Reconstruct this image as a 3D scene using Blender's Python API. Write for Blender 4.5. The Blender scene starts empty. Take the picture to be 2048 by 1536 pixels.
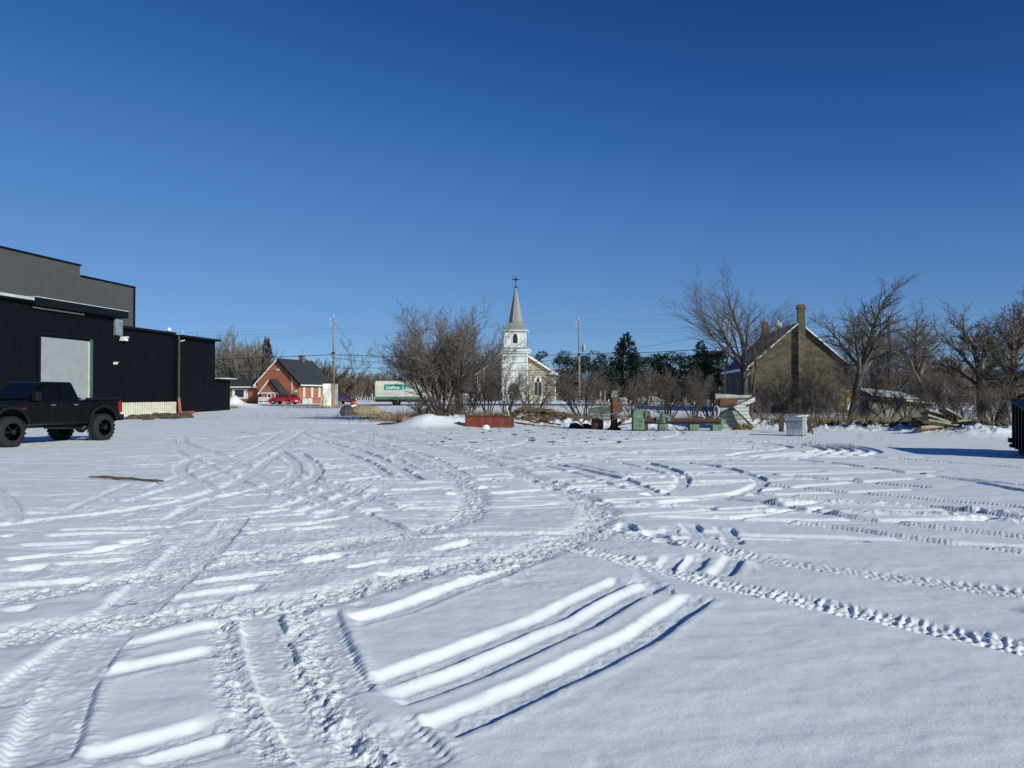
import bpy, math, random
import numpy as np
from mathutils import Vector, Matrix

C = bpy.context.scene.collection
SC = bpy.context.scene
R = math.radians
PI = math.pi

# ------------------------------------------------------------------ camera, light, exposure
F_PX, HOR, EYE = 1607.0, 790.0, 1.6
cam_d = bpy.data.cameras.new('camera')
cam = bpy.data.objects.new('camera', cam_d)
C.objects.link(cam)
cam_d.sensor_width = 36.0
cam_d.lens = F_PX / 2048 * 36.0
cam_d.clip_start, cam_d.clip_end = 0.1, 6000
cam.location = (0, 0, EYE)
cam.rotation_euler = (R(90) + math.atan((HOR - 768) / F_PX), 0, 0)
SC.camera = cam

SUN_EL = R(24)
SUN_H = Vector((0.70, -0.715, 0)).normalized()          # horizontal direction towards the sun
sun_dir = Vector((SUN_H.x * math.cos(SUN_EL), SUN_H.y * math.cos(SUN_EL), math.sin(SUN_EL)))
sl = bpy.data.lights.new('sun', 'SUN')
sl.energy = 4.05
sl.angle = R(0.53)
sl.color = (0.962, 1.0, 0.865)
so = bpy.data.objects.new('sun', sl)
C.objects.link(so)
so.rotation_euler = (-sun_dir).to_track_quat('-Z', 'Y').to_euler()

world = bpy.data.worlds.new('World')
SC.world = world
world.use_nodes = True
wn, wl = world.node_tree.nodes, world.node_tree.links
wn.clear()
sky = wn.new('ShaderNodeTexSky')
sky.sky_type = 'NISHITA'
sky.sun_disc = False
sky.sun_elevation = SUN_EL
sky.sun_rotation = math.atan2(SUN_H.x, SUN_H.y)
sky.altitude = 300
sky.air_density = 0.7
sky.dust_density = 0.0
sky.ozone_density = 6.0
# the clear winter sky: deeper and bluer than the model's own colours
sc_ = wn.new('ShaderNodeVectorMath'); sc_.operation = 'SCALE'; sc_.inputs['Scale'].default_value = 0.10
cv = wn.new('ShaderNodeRGBCurve')
for ch, pts in enumerate((((0, 0), (.05, .013), (.075, .036), (.096, .060), (.17, .118), (.26, .170), (.40, .23), (1, .5)),
                          ((0, 0), (.113, .066), (.168, .130), (.214, .178), (.356, .276), (.483, .345), (.62, .41), (1, .62)),
                          ((0, 0), (.27, .240), (.384, .395), (.46, .455), (.664, .565), (.742, .60), (1, .74)))):
    c_ = cv.mapping.curves[ch]
    c_.points[0].location = pts[0]; c_.points[1].location = pts[-1]
    for q in pts[1:-1]: c_.points.new(*q)
cv.mapping.update()
gn = wn.new('ShaderNodeVectorMath'); gn.operation = 'SCALE'; gn.inputs['Scale'].default_value = 10.0
bg = wn.new('ShaderNodeBackground')
bg.inputs['Strength'].default_value = 0.10
wo = wn.new('ShaderNodeOutputWorld')
wl.new(sky.outputs[0], sc_.inputs[0])
wl.new(sc_.outputs[0], cv.inputs['Color'])
wl.new(cv.outputs[0], gn.inputs[0])
wl.new(gn.outputs[0], bg.inputs['Color'])
wl.new(bg.outputs[0], wo.inputs['Surface'])

SC.view_settings.view_transform = 'Standard'
SC.view_settings.look = 'None'
SC.view_settings.exposure = 0.0
SC.view_settings.gamma = 1.0
SC.view_settings.use_curve_mapping = False

# ------------------------------------------------------------------ helpers: properties
def tag(o, label=None, cat=None, group=None, kind=None):
    if label: o['label'] = label
    if cat: o['category'] = cat
    if group: o['group'] = group
    if kind: o['kind'] = kind
    elif label: o['kind'] = 'thing'
    return o

def thing(name, label, cat, loc=(0, 0, 0), rotz=0.0, group=None):
    o = bpy.data.objects.new(name, None)
    o.empty_display_size = 0.3
    C.objects.link(o)
    o.location = loc
    o.rotation_euler = (0, 0, rotz)
    return tag(o, label, cat, group)

def copy_thing(root, loc, rotz=0.0, scale=None, label=None):
    c = root.copy(); C.objects.link(c)
    c.location = loc; c.rotation_euler = (0, 0, rotz)
    if scale is not None: c.scale = scale
    if label: c['label'] = label
    for ch in [o for o in C.objects if o.parent == root]:
        k = ch.copy(); C.objects.link(k); k.parent = c
        for g in [o for o in C.objects if o.parent == ch]:
            d = g.copy(); C.objects.link(d); d.parent = k
    return c

def mesh_arrays(name, verts, faces, smooth=False):
    """verts (N,3), faces (M,k) numpy -> mesh"""
    me = bpy.data.meshes.new(name)
    verts = np.asarray(verts, dtype=np.float32); faces = np.asarray(faces, dtype=np.int32)
    M, k = faces.shape
    me.vertices.add(len(verts)); me.vertices.foreach_set('co', verts.ravel())
    me.loops.add(M * k); me.loops.foreach_set('vertex_index', faces.ravel())
    me.polygons.add(M)
    me.polygons.foreach_set('loop_start', np.arange(0, M * k, k, dtype=np.int32))
    me.polygons.foreach_set('loop_total', np.full(M, k, dtype=np.int32))
    me.polygons.foreach_set('use_smooth', np.full(M, smooth, dtype=bool))
    me.update(calc_edges=True)
    return me

def link(name, me, mat, parent=None, loc=(0, 0, 0), rotz=0.0):
    o = bpy.data.objects.new(name, me)
    C.objects.link(o)
    if mat: me.materials.append(mat)
    o.location = loc; o.rotation_euler = (0, 0, rotz)
    if parent: o.parent = parent
    return o

class MB:
    def __init__(s): s.v = []; s.f = []
    def add(s, vs, fs, M=None):
        n = len(s.v)
        if M is not None: vs = [tuple(M @ Vector(v)) for v in vs]
        s.v += [tuple(v) for v in vs]
        s.f += [tuple(i + n for i in f) for f in fs]
        return s
    def box(s, x0, x1, y0, y1, z0, z1, M=None):
        return s.add([(x0, y0, z0), (x1, y0, z0), (x1, y1, z0), (x0, y1, z0), (x0, y0, z1), (x1, y0, z1), (x1, y1, z1), (x0, y1, z1)],
                     [(0, 3, 2, 1), (4, 5, 6, 7), (0, 1, 5, 4), (1, 2, 6, 5), (2, 3, 7, 6), (3, 0, 4, 7)], M)
    def hexa(s, p8, M=None):
        return s.add(p8, [(0, 3, 2, 1), (4, 5, 6, 7), (0, 1, 5, 4), (1, 2, 6, 5), (2, 3, 7, 6), (3, 0, 4, 7)], M)
    def prism(s, poly, a0, a1, axis='y', M=None):
        """poly of 2-D points (counter-clockwise when the axis points at you), extruded from a0 to a1"""
        n = len(poly)
        def mk(p, a):
            if axis == 'y': return (p[0], a, p[1])
            if axis == 'x': return (a, p[0], p[1])
            return (p[0], p[1], a)
        vs = [mk(p, a0) for p in poly] + [mk(p, a1) for p in poly]
        area = sum(poly[i][0] * poly[(i + 1) % n][1] - poly[(i + 1) % n][0] * poly[i][1] for i in range(n))
        flip = (area > 0) == (axis == 'y')
        if a1 < a0: flip = not flip
        lo = tuple(range(n)); hi = tuple(range(n, 2 * n))
        fs = [tuple(reversed(lo)), hi] + [(i, (i + 1) % n, n + (i + 1) % n, n + i) for i in range(n)]
        if flip: fs = [tuple(reversed(f)) for f in fs]
        return s.add(vs, fs, M)
    def beam(s, p0, p1, w, h, up=(0, 0, 1)):
        p0 = Vector(p0); p1 = Vector(p1); d = (p1 - p0); L = d.length; d.normalize()
        u = Vector(up)
        if abs(d.dot(u)) > 0.98: u = Vector((0, 1, 0))
        x = d.cross(u).normalized(); y = x.cross(d)
        vs = []
        for P in (p0, p1):
            for a, b in ((-1, -1), (1, -1), (1, 1), (-1, 1)):
                vs.append(P + x * a * w / 2 + y * b * h / 2)
        return s.add(vs, [(0, 1, 2, 3), (7, 6, 5, 4), (0, 4, 5, 1), (1, 5, 6, 2), (2, 6, 7, 3), (3, 7, 4, 0)])
    def tube(s, p0, p1, r0, r1=None, n=10, caps=True):
        r1 = r0 if r1 is None else r1
        p0 = Vector(p0); p1 = Vector(p1); d = (p1 - p0).normalized()
        u = Vector((0, 0, 1)) if abs(d.z) < 0.9 else Vector((1, 0, 0))
        x = d.cross(u).normalized(); y = d.cross(x)
        vs = []
        for P, r in ((p0, r0), (p1, r1)):
            for i in range(n):
                a = 2 * PI * i / n
                vs.append(P + x * math.cos(a) * r + y * math.sin(a) * r)
        fs = [(i, (i + 1) % n, n + (i + 1) % n, n + i) for i in range(n)]
        if caps: fs += [tuple(reversed(range(n))), tuple(range(n, 2 * n))]
        return s.add(vs, fs)
    def path(s, pts, r, n=6):
        for a, b in zip(pts[:-1], pts[1:]): s.tube(a, b, r, r, n, False)
        return s
    def lathe(s, prof, n=16, c=(0, 0, 0), axis='z', M=None):
        vs = []; fs = []
        for r, h in prof:
            for i in range(n):
                a = 2 * PI * i / n
                q = (r * math.cos(a), r * math.sin(a), h)
                if axis == 'y': q = (q[0], q[2], q[1])
                if axis == 'x': q = (q[2], q[0], q[1])
                vs.append((q[0] + c[0], q[1] + c[1], q[2] + c[2]))
        m = len(prof)
        for j in range(m - 1):
            for i in range(n):
                f = (j * n + i, j * n + (i + 1) % n, (j + 1) * n + (i + 1) % n, (j + 1) * n + i)
                fs.append(tuple(reversed(f)) if axis == 'y' else f)
        fs.append(tuple(reversed(range(n)))); fs.append(tuple(range((m - 1) * n, m * n)))
        return s.add(vs, fs, M)
    def rock(s, c, sx, sy, sz, seed, n=10, m=7, rough=0.18, rot=0):
        rg = random.Random(seed)
        vs = []; fs = []
        for j in range(m + 1):
            t = PI * j / m
            for i in range(n):
                a = 2 * PI * i / n
                k = 1 + rg.uniform(-rough, rough) if 0 < j < m else 1
                x = sx * math.sin(t) * math.cos(a) * k; y = sy * math.sin(t) * math.sin(a) * k; z = sz * math.cos(t) * (1 + rg.uniform(-rough, rough) * .5 if 0 < j < m else 1)
                vs.append((c[0] + x * math.cos(rot) - y * math.sin(rot), c[1] + x * math.sin(rot) + y * math.cos(rot), c[2] + z))
        for j in range(m):
            for i in range(n):
                fs.append((j * n + i, (j + 1) * n + i, (j + 1) * n + (i + 1) % n, j * n + (i + 1) % n))
        return s.add(vs, fs)
    def build(s, name, mat, parent=None, loc=(0, 0, 0), rotz=0.0, bevel=0, smooth=False, segs=2):
        me = bpy.data.meshes.new(name)
        me.from_pydata(s.v, [], s.f)
        uv = me.uv_layers.new(name='uv')
        V = [Vector(v) for v in s.v]
        Z = Vector((0, 0, 1))
        for p in me.polygons:
            n = p.normal
            t = Z.cross(n)
            t = t.normalized() if t.length > 1e-3 else Vector((1, 0, 0))
            b = n.cross(t)
            for li in p.loop_indices:
                q = V[me.loops[li].vertex_index]
                uv.data[li].uv = (q.dot(t), q.dot(b))
            p.use_smooth = smooth
        me.update()
        o = link(name, me, mat, parent, loc, rotz)
        if bevel:
            md = o.modifiers.new('bevel', 'BEVEL'); md.width = bevel; md.segments = segs; md.limit_method = 'ANGLE'; md.angle_limit = R(35)
        if smooth and not bevel:
            pass
        return o

# ------------------------------------------------------------------ helpers: materials
def _nt(name):
    m = bpy.data.materials.new(name); m.use_nodes = True
    nt = m.node_tree
    return m, nt, nt.nodes['Principled BSDF']

def _rgb(c): return (c[0], c[1], c[2], 1)

def mat(name, col, rough=0.6, var=0.18, scale=3.0, bump=0.0, bscale=40.0, metal=0.0, col2=None, lo=0.4, hi=0.65, stretch=(1, 1, 1), coat=0.0, spec=0.5):
    m, nt, b = _nt(name)
    N, L = nt.nodes, nt.links
    tc = N.new('ShaderNodeTexCoord'); mp = N.new('ShaderNodeMapping'); mp.inputs['Scale'].default_value = stretch
    L.new(tc.outputs['Object'], mp.inputs[0])
    nz = N.new('ShaderNodeTexNoise'); nz.inputs['Scale'].default_value = scale; nz.inputs['Detail'].default_value = 6; nz.inputs['Roughness'].default_value = 0.65
    L.new(mp.outputs[0], nz.inputs['Vector'])
    rp = N.new('ShaderNodeValToRGB')
    rp.color_ramp.elements[0].position = lo; rp.color_ramp.elements[1].position = hi
    c2 = col2 if col2 else tuple(x * (1 + var) for x in col)
    c1 = col if col2 else tuple(x * (1 - var) for x in col)
    rp.color_ramp.elements[0].color = _rgb(c1); rp.color_ramp.elements[1].color = _rgb(c2)
    L.new(nz.outputs[0], rp.inputs[0]); L.new(rp.outputs[0], b.inputs['Base Color'])
    b.inputs['Roughness'].default_value = rough; b.inputs['Metallic'].default_value = metal
    b.inputs['Coat Weight'].default_value = coat
    b.inputs['Specular IOR Level'].default_value = spec
    if bump:
        n2 = N.new('ShaderNodeTexNoise'); n2.inputs['Scale'].default_value = bscale; n2.inputs['Detail'].default_value = 5
        L.new(mp.outputs[0], n2.inputs['Vector'])
        bp = N.new('ShaderNodeBump'); bp.inputs['Strength'].default_value = bump; bp.inputs['Distance'].default_value = 0.03
        L.new(n2.outputs[0], bp.inputs['Height']); L.new(bp.outputs[0], b.inputs['Normal'])
    return m

def mat_brick(name, c1, c2, mortar, bw=0.22, bh=0.075, ms=0.012, rough=0.85, bump=0.5, var=0.25):
    m, nt, b = _nt(name)
    N, L = nt.nodes, nt.links
    tc = N.new('ShaderNodeTexCoord')
    br = N.new('ShaderNodeTexBrick'); br.inputs['Scale'].default_value = 1.0
    br.inputs['Brick Width'].default_value = bw; br.inputs['Row Height'].default_value = bh; br.inputs['Mortar Size'].default_value = ms
    br.inputs['Color1'].default_value = _rgb(c1); br.inputs['Color2'].default_value = _rgb(c2); br.inputs['Mortar'].default_value = _rgb(mortar)
    L.new(tc.outputs['UV'], br.inputs['Vector'])
    nz = N.new('ShaderNodeTexNoise'); nz.inputs['Scale'].default_value = 0.9; nz.inputs['Detail'].default_value = 7; nz.inputs['Roughness'].default_value = .7
    L.new(tc.outputs['Object'], nz.inputs['Vector'])
    rp = N.new('ShaderNodeValToRGB'); rp.color_ramp.elements[0].position = .3; rp.color_ramp.elements[1].position = .7
    rp.color_ramp.elements[0].color = (1 - var, 1 - var, 1 - var, 1); rp.color_ramp.elements[1].color = (1 + var * .5, 1 + var * .5, 1 + var * .5, 1)
    L.new(nz.outputs[0], rp.inputs[0])
    mx = N.new('ShaderNodeMixRGB'); mx.blend_type = 'MULTIPLY'; mx.inputs[0].default_value = 1
    L.new(br.outputs['Color'], mx.inputs[1]); L.new(rp.outputs[0], mx.inputs[2]); L.new(mx.outputs[0], b.inputs['Base Color'])
    bp = N.new('ShaderNodeBump'); bp.inputs['Strength'].default_value = bump; bp.inputs['Distance'].default_value = -0.02
    L.new(br.outputs['Fac'], bp.inputs['Height']); L.new(bp.outputs[0], b.inputs['Normal'])
    b.inputs['Roughness'].default_value = rough
    return m

def mat_ribs(name, col, period=0.2, direction='X', rough=0.5, var=0.15, bump=0.8, metal=0.0, profile='SIN', spec=0.5):
    """sheet or boards with a profile repeated along u (X) or v (Y)"""
    m, nt, b = _nt(name)
    N, L = nt.nodes, nt.links
    tc = N.new('ShaderNodeTexCoord')
    wv = N.new('ShaderNodeTexWave'); wv.wave_type = 'BANDS'; wv.bands_direction = direction; wv.wave_profile = profile
    wv.inputs['Scale'].default_value = 0.314 / period
    L.new(tc.outputs['UV'], wv.inputs['Vector'])
    nz = N.new('ShaderNodeTexNoise'); nz.inputs['Scale'].default_value = 1.3; nz.inputs['Detail'].default_value = 7
    L.new(tc.outputs['Object'], nz.inputs['Vector'])
    rp = N.new('ShaderNodeValToRGB'); rp.color_ramp.elements[0].position = .35; rp.color_ramp.elements[1].position = .65
    rp.color_ramp.elements[0].color = _rgb([c * (1 - var) for c in col]); rp.color_ramp.elements[1].color = _rgb([c * (1 + var) for c in col])
    L.new(nz.outputs[0], rp.inputs[0]); L.new(rp.outputs[0], b.inputs['Base Color'])
    bp = N.new('ShaderNodeBump'); bp.inputs['Strength'].default_value = bump; bp.inputs['Distance'].default_value = 0.03
    L.new(wv.outputs['Fac'], bp.inputs['Height']); L.new(bp.outputs[0], b.inputs['Normal'])
    b.inputs['Roughness'].default_value = rough; b.inputs['Metallic'].default_value = metal
    b.inputs['Specular IOR Level'].default_value = spec
    return m

def mat_snow():
    m, nt, b = _nt('snow')
    N, L = nt.nodes, nt.links
    tc = N.new('ShaderNodeTexCoord')
    at = N.new('ShaderNodeAttribute'); at.attribute_name = 'soil'
    pk = N.new('ShaderNodeAttribute'); pk.attribute_name = 'packed'
    nz = N.new('ShaderNodeTexNoise'); nz.inputs['Scale'].default_value = 9; nz.inputs['Detail'].default_value = 8; nz.inputs['Roughness'].default_value = .75
    L.new(tc.outputs['Object'], nz.inputs['Vector'])
    # soil shows where the soil value beats the noise
    sb = N.new('ShaderNodeMath'); sb.operation = 'SUBTRACT'
    L.new(at.outputs['Fac'], sb.inputs[0]); L.new(nz.outputs[0], sb.inputs[1])
    ml = N.new('ShaderNodeMath'); ml.operation = 'MULTIPLY_ADD'; ml.inputs[1].default_value = 6; ml.inputs[2].default_value = 0.5; ml.use_clamp = True
    L.new(sb.outputs[0], ml.inputs[0])
    n2 = N.new('ShaderNodeTexNoise'); n2.inputs['Scale'].default_value = 3.0; n2.inputs['Detail'].default_value = 5
    L.new(tc.outputs['Object'], n2.inputs['Vector'])
    r2 = N.new('ShaderNodeValToRGB'); r2.color_ramp.elements[0].color = (.045, .032, .024, 1); r2.color_ramp.elements[1].color = (.16, .115, .075, 1)
    r2.color_ramp.elements[0].position = .35; r2.color_ramp.elements[1].position = .7
    L.new(n2.outputs[0], r2.inputs[0])
    p1 = N.new('ShaderNodeMixRGB'); p1.inputs[1].default_value = (.86, .875, .905, 1); p1.inputs[2].default_value = (.80, .82, .855, 1)
    L.new(pk.outputs['Fac'], p1.inputs[0])
    mx = N.new('ShaderNodeMixRGB')
    L.new(ml.outputs[0], mx.inputs[0]); L.new(p1.outputs[0], mx.inputs[1]); L.new(r2.outputs[0], mx.inputs[2])
    L.new(mx.outputs[0], b.inputs['Base Color'])
    b.inputs['Roughness'].default_value = 0.55
    b.inputs['Specular IOR Level'].default_value = 0.25
    n3 = N.new('ShaderNodeTexNoise'); n3.inputs['Scale'].default_value = 55; n3.inputs['Detail'].default_value = 6; n3.inputs['Roughness'].default_value = .7
    L.new(tc.outputs['Object'], n3.inputs['Vector'])
    bp = N.new('ShaderNodeBump'); bp.inputs['Strength'].default_value = 0.35; bp.inputs['Distance'].default_value = 0.012
    L.new(n3.outputs[0], bp.inputs['Height'])
    # loose crumbs where wheels have torn the surface
    ca = N.new('ShaderNodeAttribute'); ca.attribute_name = 'churned'
    n4 = N.new('ShaderNodeTexNoise'); n4.inputs['Scale'].default_value = 20; n4.inputs['Detail'].default_value = 4; n4.inputs['Roughness'].default_value = .6
    L.new(tc.outputs['Object'], n4.inputs['Vector'])
    r4 = N.new('ShaderNodeValToRGB'); r4.color_ramp.elements[0].position = .44; r4.color_ramp.elements[1].position = .62
    L.new(n4.outputs[0], r4.inputs[0])
    m4 = N.new('ShaderNodeMath'); m4.operation = 'MULTIPLY'; L.new(r4.outputs[0], m4.inputs[0]); L.new(ca.outputs['Fac'], m4.inputs[1])
    b2 = N.new('ShaderNodeBump'); b2.inputs['Strength'].default_value = .55; b2.inputs['Distance'].default_value = 0.018
    L.new(m4.outputs[0], b2.inputs['Height']); L.new(bp.outputs[0], b2.inputs['Normal']); L.new(b2.outputs[0], b.inputs['Normal'])
    return m

def mat_glass(name, col=(.012, .015, .02), rough=.08, spec=.6):
    m, nt, b = _nt(name)
    nz = nt.nodes.new('ShaderNodeTexNoise'); nz.inputs['Scale'].default_value = 2.0
    rp = nt.nodes.new('ShaderNodeValToRGB'); rp.color_ramp.elements[0].color = _rgb([c * .6 for c in col]); rp.color_ramp.elements[1].color = _rgb([c * 1.5 for c in col])
    nt.links.new(nz.outputs[0], rp.inputs[0]); nt.links.new(rp.outputs[0], b.inputs['Base Color'])
    b.inputs['Roughness'].default_value = rough; b.inputs['Specular IOR Level'].default_value = spec
    return m

SNOW = mat_snow()
M = dict(
    black_siding=mat_ribs('black_siding', (.0042, .0052, .0078), .30, 'X', .6, .2, .6, spec=.1),
    grey_siding=mat_ribs('grey_siding', (.084, .082, .084), .45, 'X', .6, .05, .2, spec=.2),
    dark_trim=mat('dark_trim', (.006, .007, .010), .5, spec=.15),
    pale_trim=mat('pale_trim', (.5, .55, .55), .5, .2, 2.0),
    cream_sheet=mat_ribs('cream_sheet', (.60, .565, .45), .30, 'X', .5, .1, 1.0),
    door_grey=mat_ribs('door_grey', (.30, .31, .32), .6, 'Y', .5, .06, .5),
    green_frame=mat('green_frame', (.04, .13, .085), .5),
    orange=mat('orange', (.38, .078, .03), .5, .15),
    black_paint=mat('black_paint', (.0028, .003, .004), .22, .1, coat=.25, spec=.25),
    black_plastic=mat('black_plastic', (.007, .007, .008), .6, spec=.25),
    rubber=mat('rubber', (.010, .010, .011), .8, .3, 6, .4, 60),
    rim=mat('rim', (.04, .04, .043), .35, .3, 8, metal=.6),
    chrome=mat('chrome', (.6, .6, .62), .2, .1, metal=.9),
    glass=mat_glass('glass'),
    glass_dark=mat_glass('glass_dark', (.004, .0045, .006), .06, .22),
    glass_blue=mat_glass('glass_blue', (.02, .03, .04), .12),
    amber=mat('amber', (.75, .22, .02), .25),
    red_lens=mat('red_lens', (.2, .01, .008), .25),
    lamp_white=mat('lamp_white', (.8, .8, .8), .2),
    brick=mat_brick('brick', (.47, .115, .045), (.37, .085, .036), (.40, .23, .15)),
    brick_chimney=mat_brick('brick_chimney', (.2, .085, .055), (.15, .07, .05), (.2, .15, .12)),
    stone=mat_brick('stone', (.44, .37, .245), (.24, .195, .12), (.56, .51, .42), .70, .38, .05, var=.4),
    stone_dull=mat_brick('stone_dull', (.165, .124, .072), (.085, .064, .040), (.13, .105, .07), .60, .30, .03, var=.5),
    shingle=mat_brick('shingle', (.045, .05, .056), (.03, .034, .04), (.02, .022, .026), .3, .16, .012, .8, .4, .3),
    shingle_grey=mat_brick('shingle_grey', (.36, .35, .325), (.29, .28, .265), (.17, .165, .16), .25, .14, .012, .85, .4, .25),
    blue_roof=mat_ribs('blue_roof', (.022, .03, .048), .4, 'X', .5, .2, .4, spec=.25),
    white_board=mat_ribs('white_board', (.78, .77, .75), .14, 'Y', .6, .05, .4, profile='SAW'),
    white=mat('white', (.8, .79, .77), .55, .06),
    white_soiled_or_shaded=mat('white_soiled_or_shaded', (.55, .56, .55), .6, .25, 1.5),  # soiled white; its grey also paints the hoarding's shaded fold
    timber=mat('timber', (.33, .24, .14), .8, .3, 3, .4, 30, stretch=(1, 1, .15)),
    timber_grey=mat('timber_grey', (.2, .18, .155), .85, .3, 3, .4, 30),
    pole_wood=mat('pole_wood', (.27, .245, .215), .85, .3, 4, .4, 30, stretch=(2, 2, .1)),
    pole_dark=mat('pole_dark', (.1, .085, .075), .85, .3, 4, .4, 30, stretch=(2, 2, .1)),
    stick=mat('stick', (.62, .53, .33), .8, .2),
    plank=mat('plank', (.16, .095, .055), .8, .4, 5, .5, 30),
    rust=mat('rust', (.085, .032, .017), .85, col2=(.20, .07, .032), scale=4, bump=.4, bscale=30),
    rust_red=mat('rust_red', (.21, .05, .03), .75, col2=(.31, .085, .042), scale=3, bump=.3, bscale=20, stretch=(3, 3, .4)),
    rust_dark=mat('rust_dark', (.035, .022, .017), .85, col2=(.10, .045, .025), scale=5, bump=.4),
    machine_green=mat('machine_green', (.085, .14, .09), .6, col2=(.16, .235, .155), scale=4, bump=.2),
    machine_dull=mat('machine_dull', (.035, .05, .04), .7, col2=(.10, .13, .10), scale=5, bump=.3),
    oily=mat('oily', (.02, .02, .019), .5, col2=(.055, .04, .03), scale=6, bump=.3),
    galv=mat('galv', (.3, .36, .38), .45, .25, 3, metal=.4),
    galv_side=mat_ribs('galv_side', (.36, .41, .43), .09, 'X', .45, .25, .35, metal=.3),
    sheet_pale=mat_ribs('sheet_pale', (.33, .345, .31), .20, 'Y', .6, .3, 1.0),
    sheet_white=mat_ribs('sheet_white', (.50, .505, .50), .16, 'Y', .6, .15, 1.0),
    van_white=mat('van_white', (.62, .60, .52), .4, .08, 1.0),
    van_green=mat('van_green', (.09, .17, .125), .5, .15),
    teal=mat('teal', (.0, .27, .225), .45, .05),
    teal_pale=mat('teal_pale', (.35, .6, .55), .45, .05),
    car_red=mat('car_red', (.42, .012, .02), .25, .08, coat=.5),
    car_plum=mat('car_plum', (.06, .02, .04), .25, .1, coat=.5),
    yellow=mat('yellow', (.7, .4, .02), .5, .12),
    bark=mat('bark', (.085, .066, .052), .9, .35, 3, .6, 25, stretch=(2, 2, .4)),
    bark_red=mat('bark_red', (.095, .066, .05), .9, .35, 3, .6, 25, stretch=(2, 2, .4)),
    bark_dark=mat('bark_dark', (.035, .028, .024), .9, .35, 3, .5, 25),
    twig=mat('twig', (.135, .107, .09), .9, .3, 2),
    twig_red=mat('twig_red', (.19, .152, .13), .9, .3, 2),
    twig_dark=mat('twig_dark', (.075, .058, .048), .9, .35, 2),
    twig_far=mat('twig_far', (.15, .105, .072), .9, .35, .3),
    twig_pale=mat('twig_pale', (.23, .19, .155), .9, .35, .6),
    dry_leaf=mat('dry_leaf', (.27, .16, .105), .85, .4, 1.5),
    dry_olive=mat('dry_olive', (.16, .125, .05), .85, .4, 1.5),
    needle=mat('needle', (.012, .026, .016), .8, .45, 1.2),
    needle_dark=mat('needle_dark', (.008, .017, .013), .8, .45, 1.2),
    needle_brown=mat('needle_brown', (.085, .037, .024), .9, .4, 1.0),
    grass=mat('grass', (.22, .145, .08), .9, .45, 2.0),
    boulder=mat('boulder', (.27, .205, .13), .9, col2=(.40, .315, .205), scale=4, bump=.6, bscale=12),
    boulder_red=mat('boulder_red', (.17, .075, .045), .9, col2=(.26, .14, .085), scale=4, bump=.6, bscale=12),
    gravel=mat('gravel', (.06, .046, .034), .95, col2=(.15, .115, .085), scale=9, bump=.8, bscale=20),
    concrete=mat('concrete', (.33, .32, .3), .9, .2, 3, .3, 30),
    slab=mat('slab', (.25, .225, .16), .9, .3, 3, .4, 20),
    earth=mat('earth', (.10, .062, .038), .95, col2=(.21, .135, .08), scale=6, bump=.8, bscale=20),
    granite_grey=mat('granite_grey', (.27, .27, .28), .6, .2, 8),
    granite_red=mat('granite_red', (.25, .11, .085), .6, .2, 8),
    granite_pale=mat('granite_pale', (.5, .49, .47), .6, .15, 8),
    granite_dark=mat('granite_dark', (.06, .062, .07), .4, .2, 8),
    asphalt=mat('asphalt', (.05, .052, .058), .85, col2=(.2, .21, .23), scale=.8, bump=.2, stretch=(.2, 1, 1)),
    door_pale=mat('door_pale', (.17, .24, .21), .5, .1),
    louvre=mat_ribs('louvre', (.015, .03, .026), .12, 'Y', .6, .1, 1.0),
    wire=mat('wire', (.02, .021, .024), .6),
    wire_pale=mat('wire_pale', (.13, .16, .2), .5),
    litter=mat('litter', (.03, .03, .025), .8, col2=(.35, .25, .06), scale=9),
    red_paint=mat('red_paint', (.5, .06, .05), .5),
)

# ------------------------------------------------------------------ terrain
def _hash(ix, iy, seed):
    n = (ix.astype(np.int64) * 374761393 + iy.astype(np.int64) * 668265263 + seed * 974634777) & 0xffffffff
    n = ((n ^ (n >> 13)) * 1274126177) & 0xffffffff
    return ((n ^ (n >> 16)) & 0xffff) / 65535.0

def vnoise(x, y, seed=0):
    ix = np.floor(x); iy = np.floor(y); fx = x - ix; fy = y - iy
    fx = fx * fx * (3 - 2 * fx); fy = fy * fy * (3 - 2 * fy)
    a = _hash(ix, iy, seed); b = _hash(ix + 1, iy, seed); c = _hash(ix, iy + 1, seed); d = _hash(ix + 1, iy + 1, seed)
    return (a * (1 - fx) + b * fx) * (1 - fy) + (c * (1 - fx) + d * fx) * fy

def fbm(x, y, seed=0, oct=4, gain=.5):
    s = 0; a = 1; t = 0
    for i in range(oct):
        s = s + a * vnoise(x * 2 ** i + 17.3 * i, y * 2 ** i - 9.1 * i, seed + i); t += a; a *= gain
    return s / t

def sstep(a, b, x):
    t = np.clip((x - a) / (b - a), 0, 1); return t * t * (3 - 2 * t)

def gauss(X, Y, cx, cy, sx, sy, rot=0):
    dx = X - cx; dy = Y - cy; c = math.cos(rot); s = math.sin(rot)
    u = (dx * c + dy * s) / sx; v = (-dx * s + dy * c) / sy
    return np.exp(-.5 * (u * u + v * v))

def xat(px, D): return (px - 1024) / F_PX * D

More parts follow.
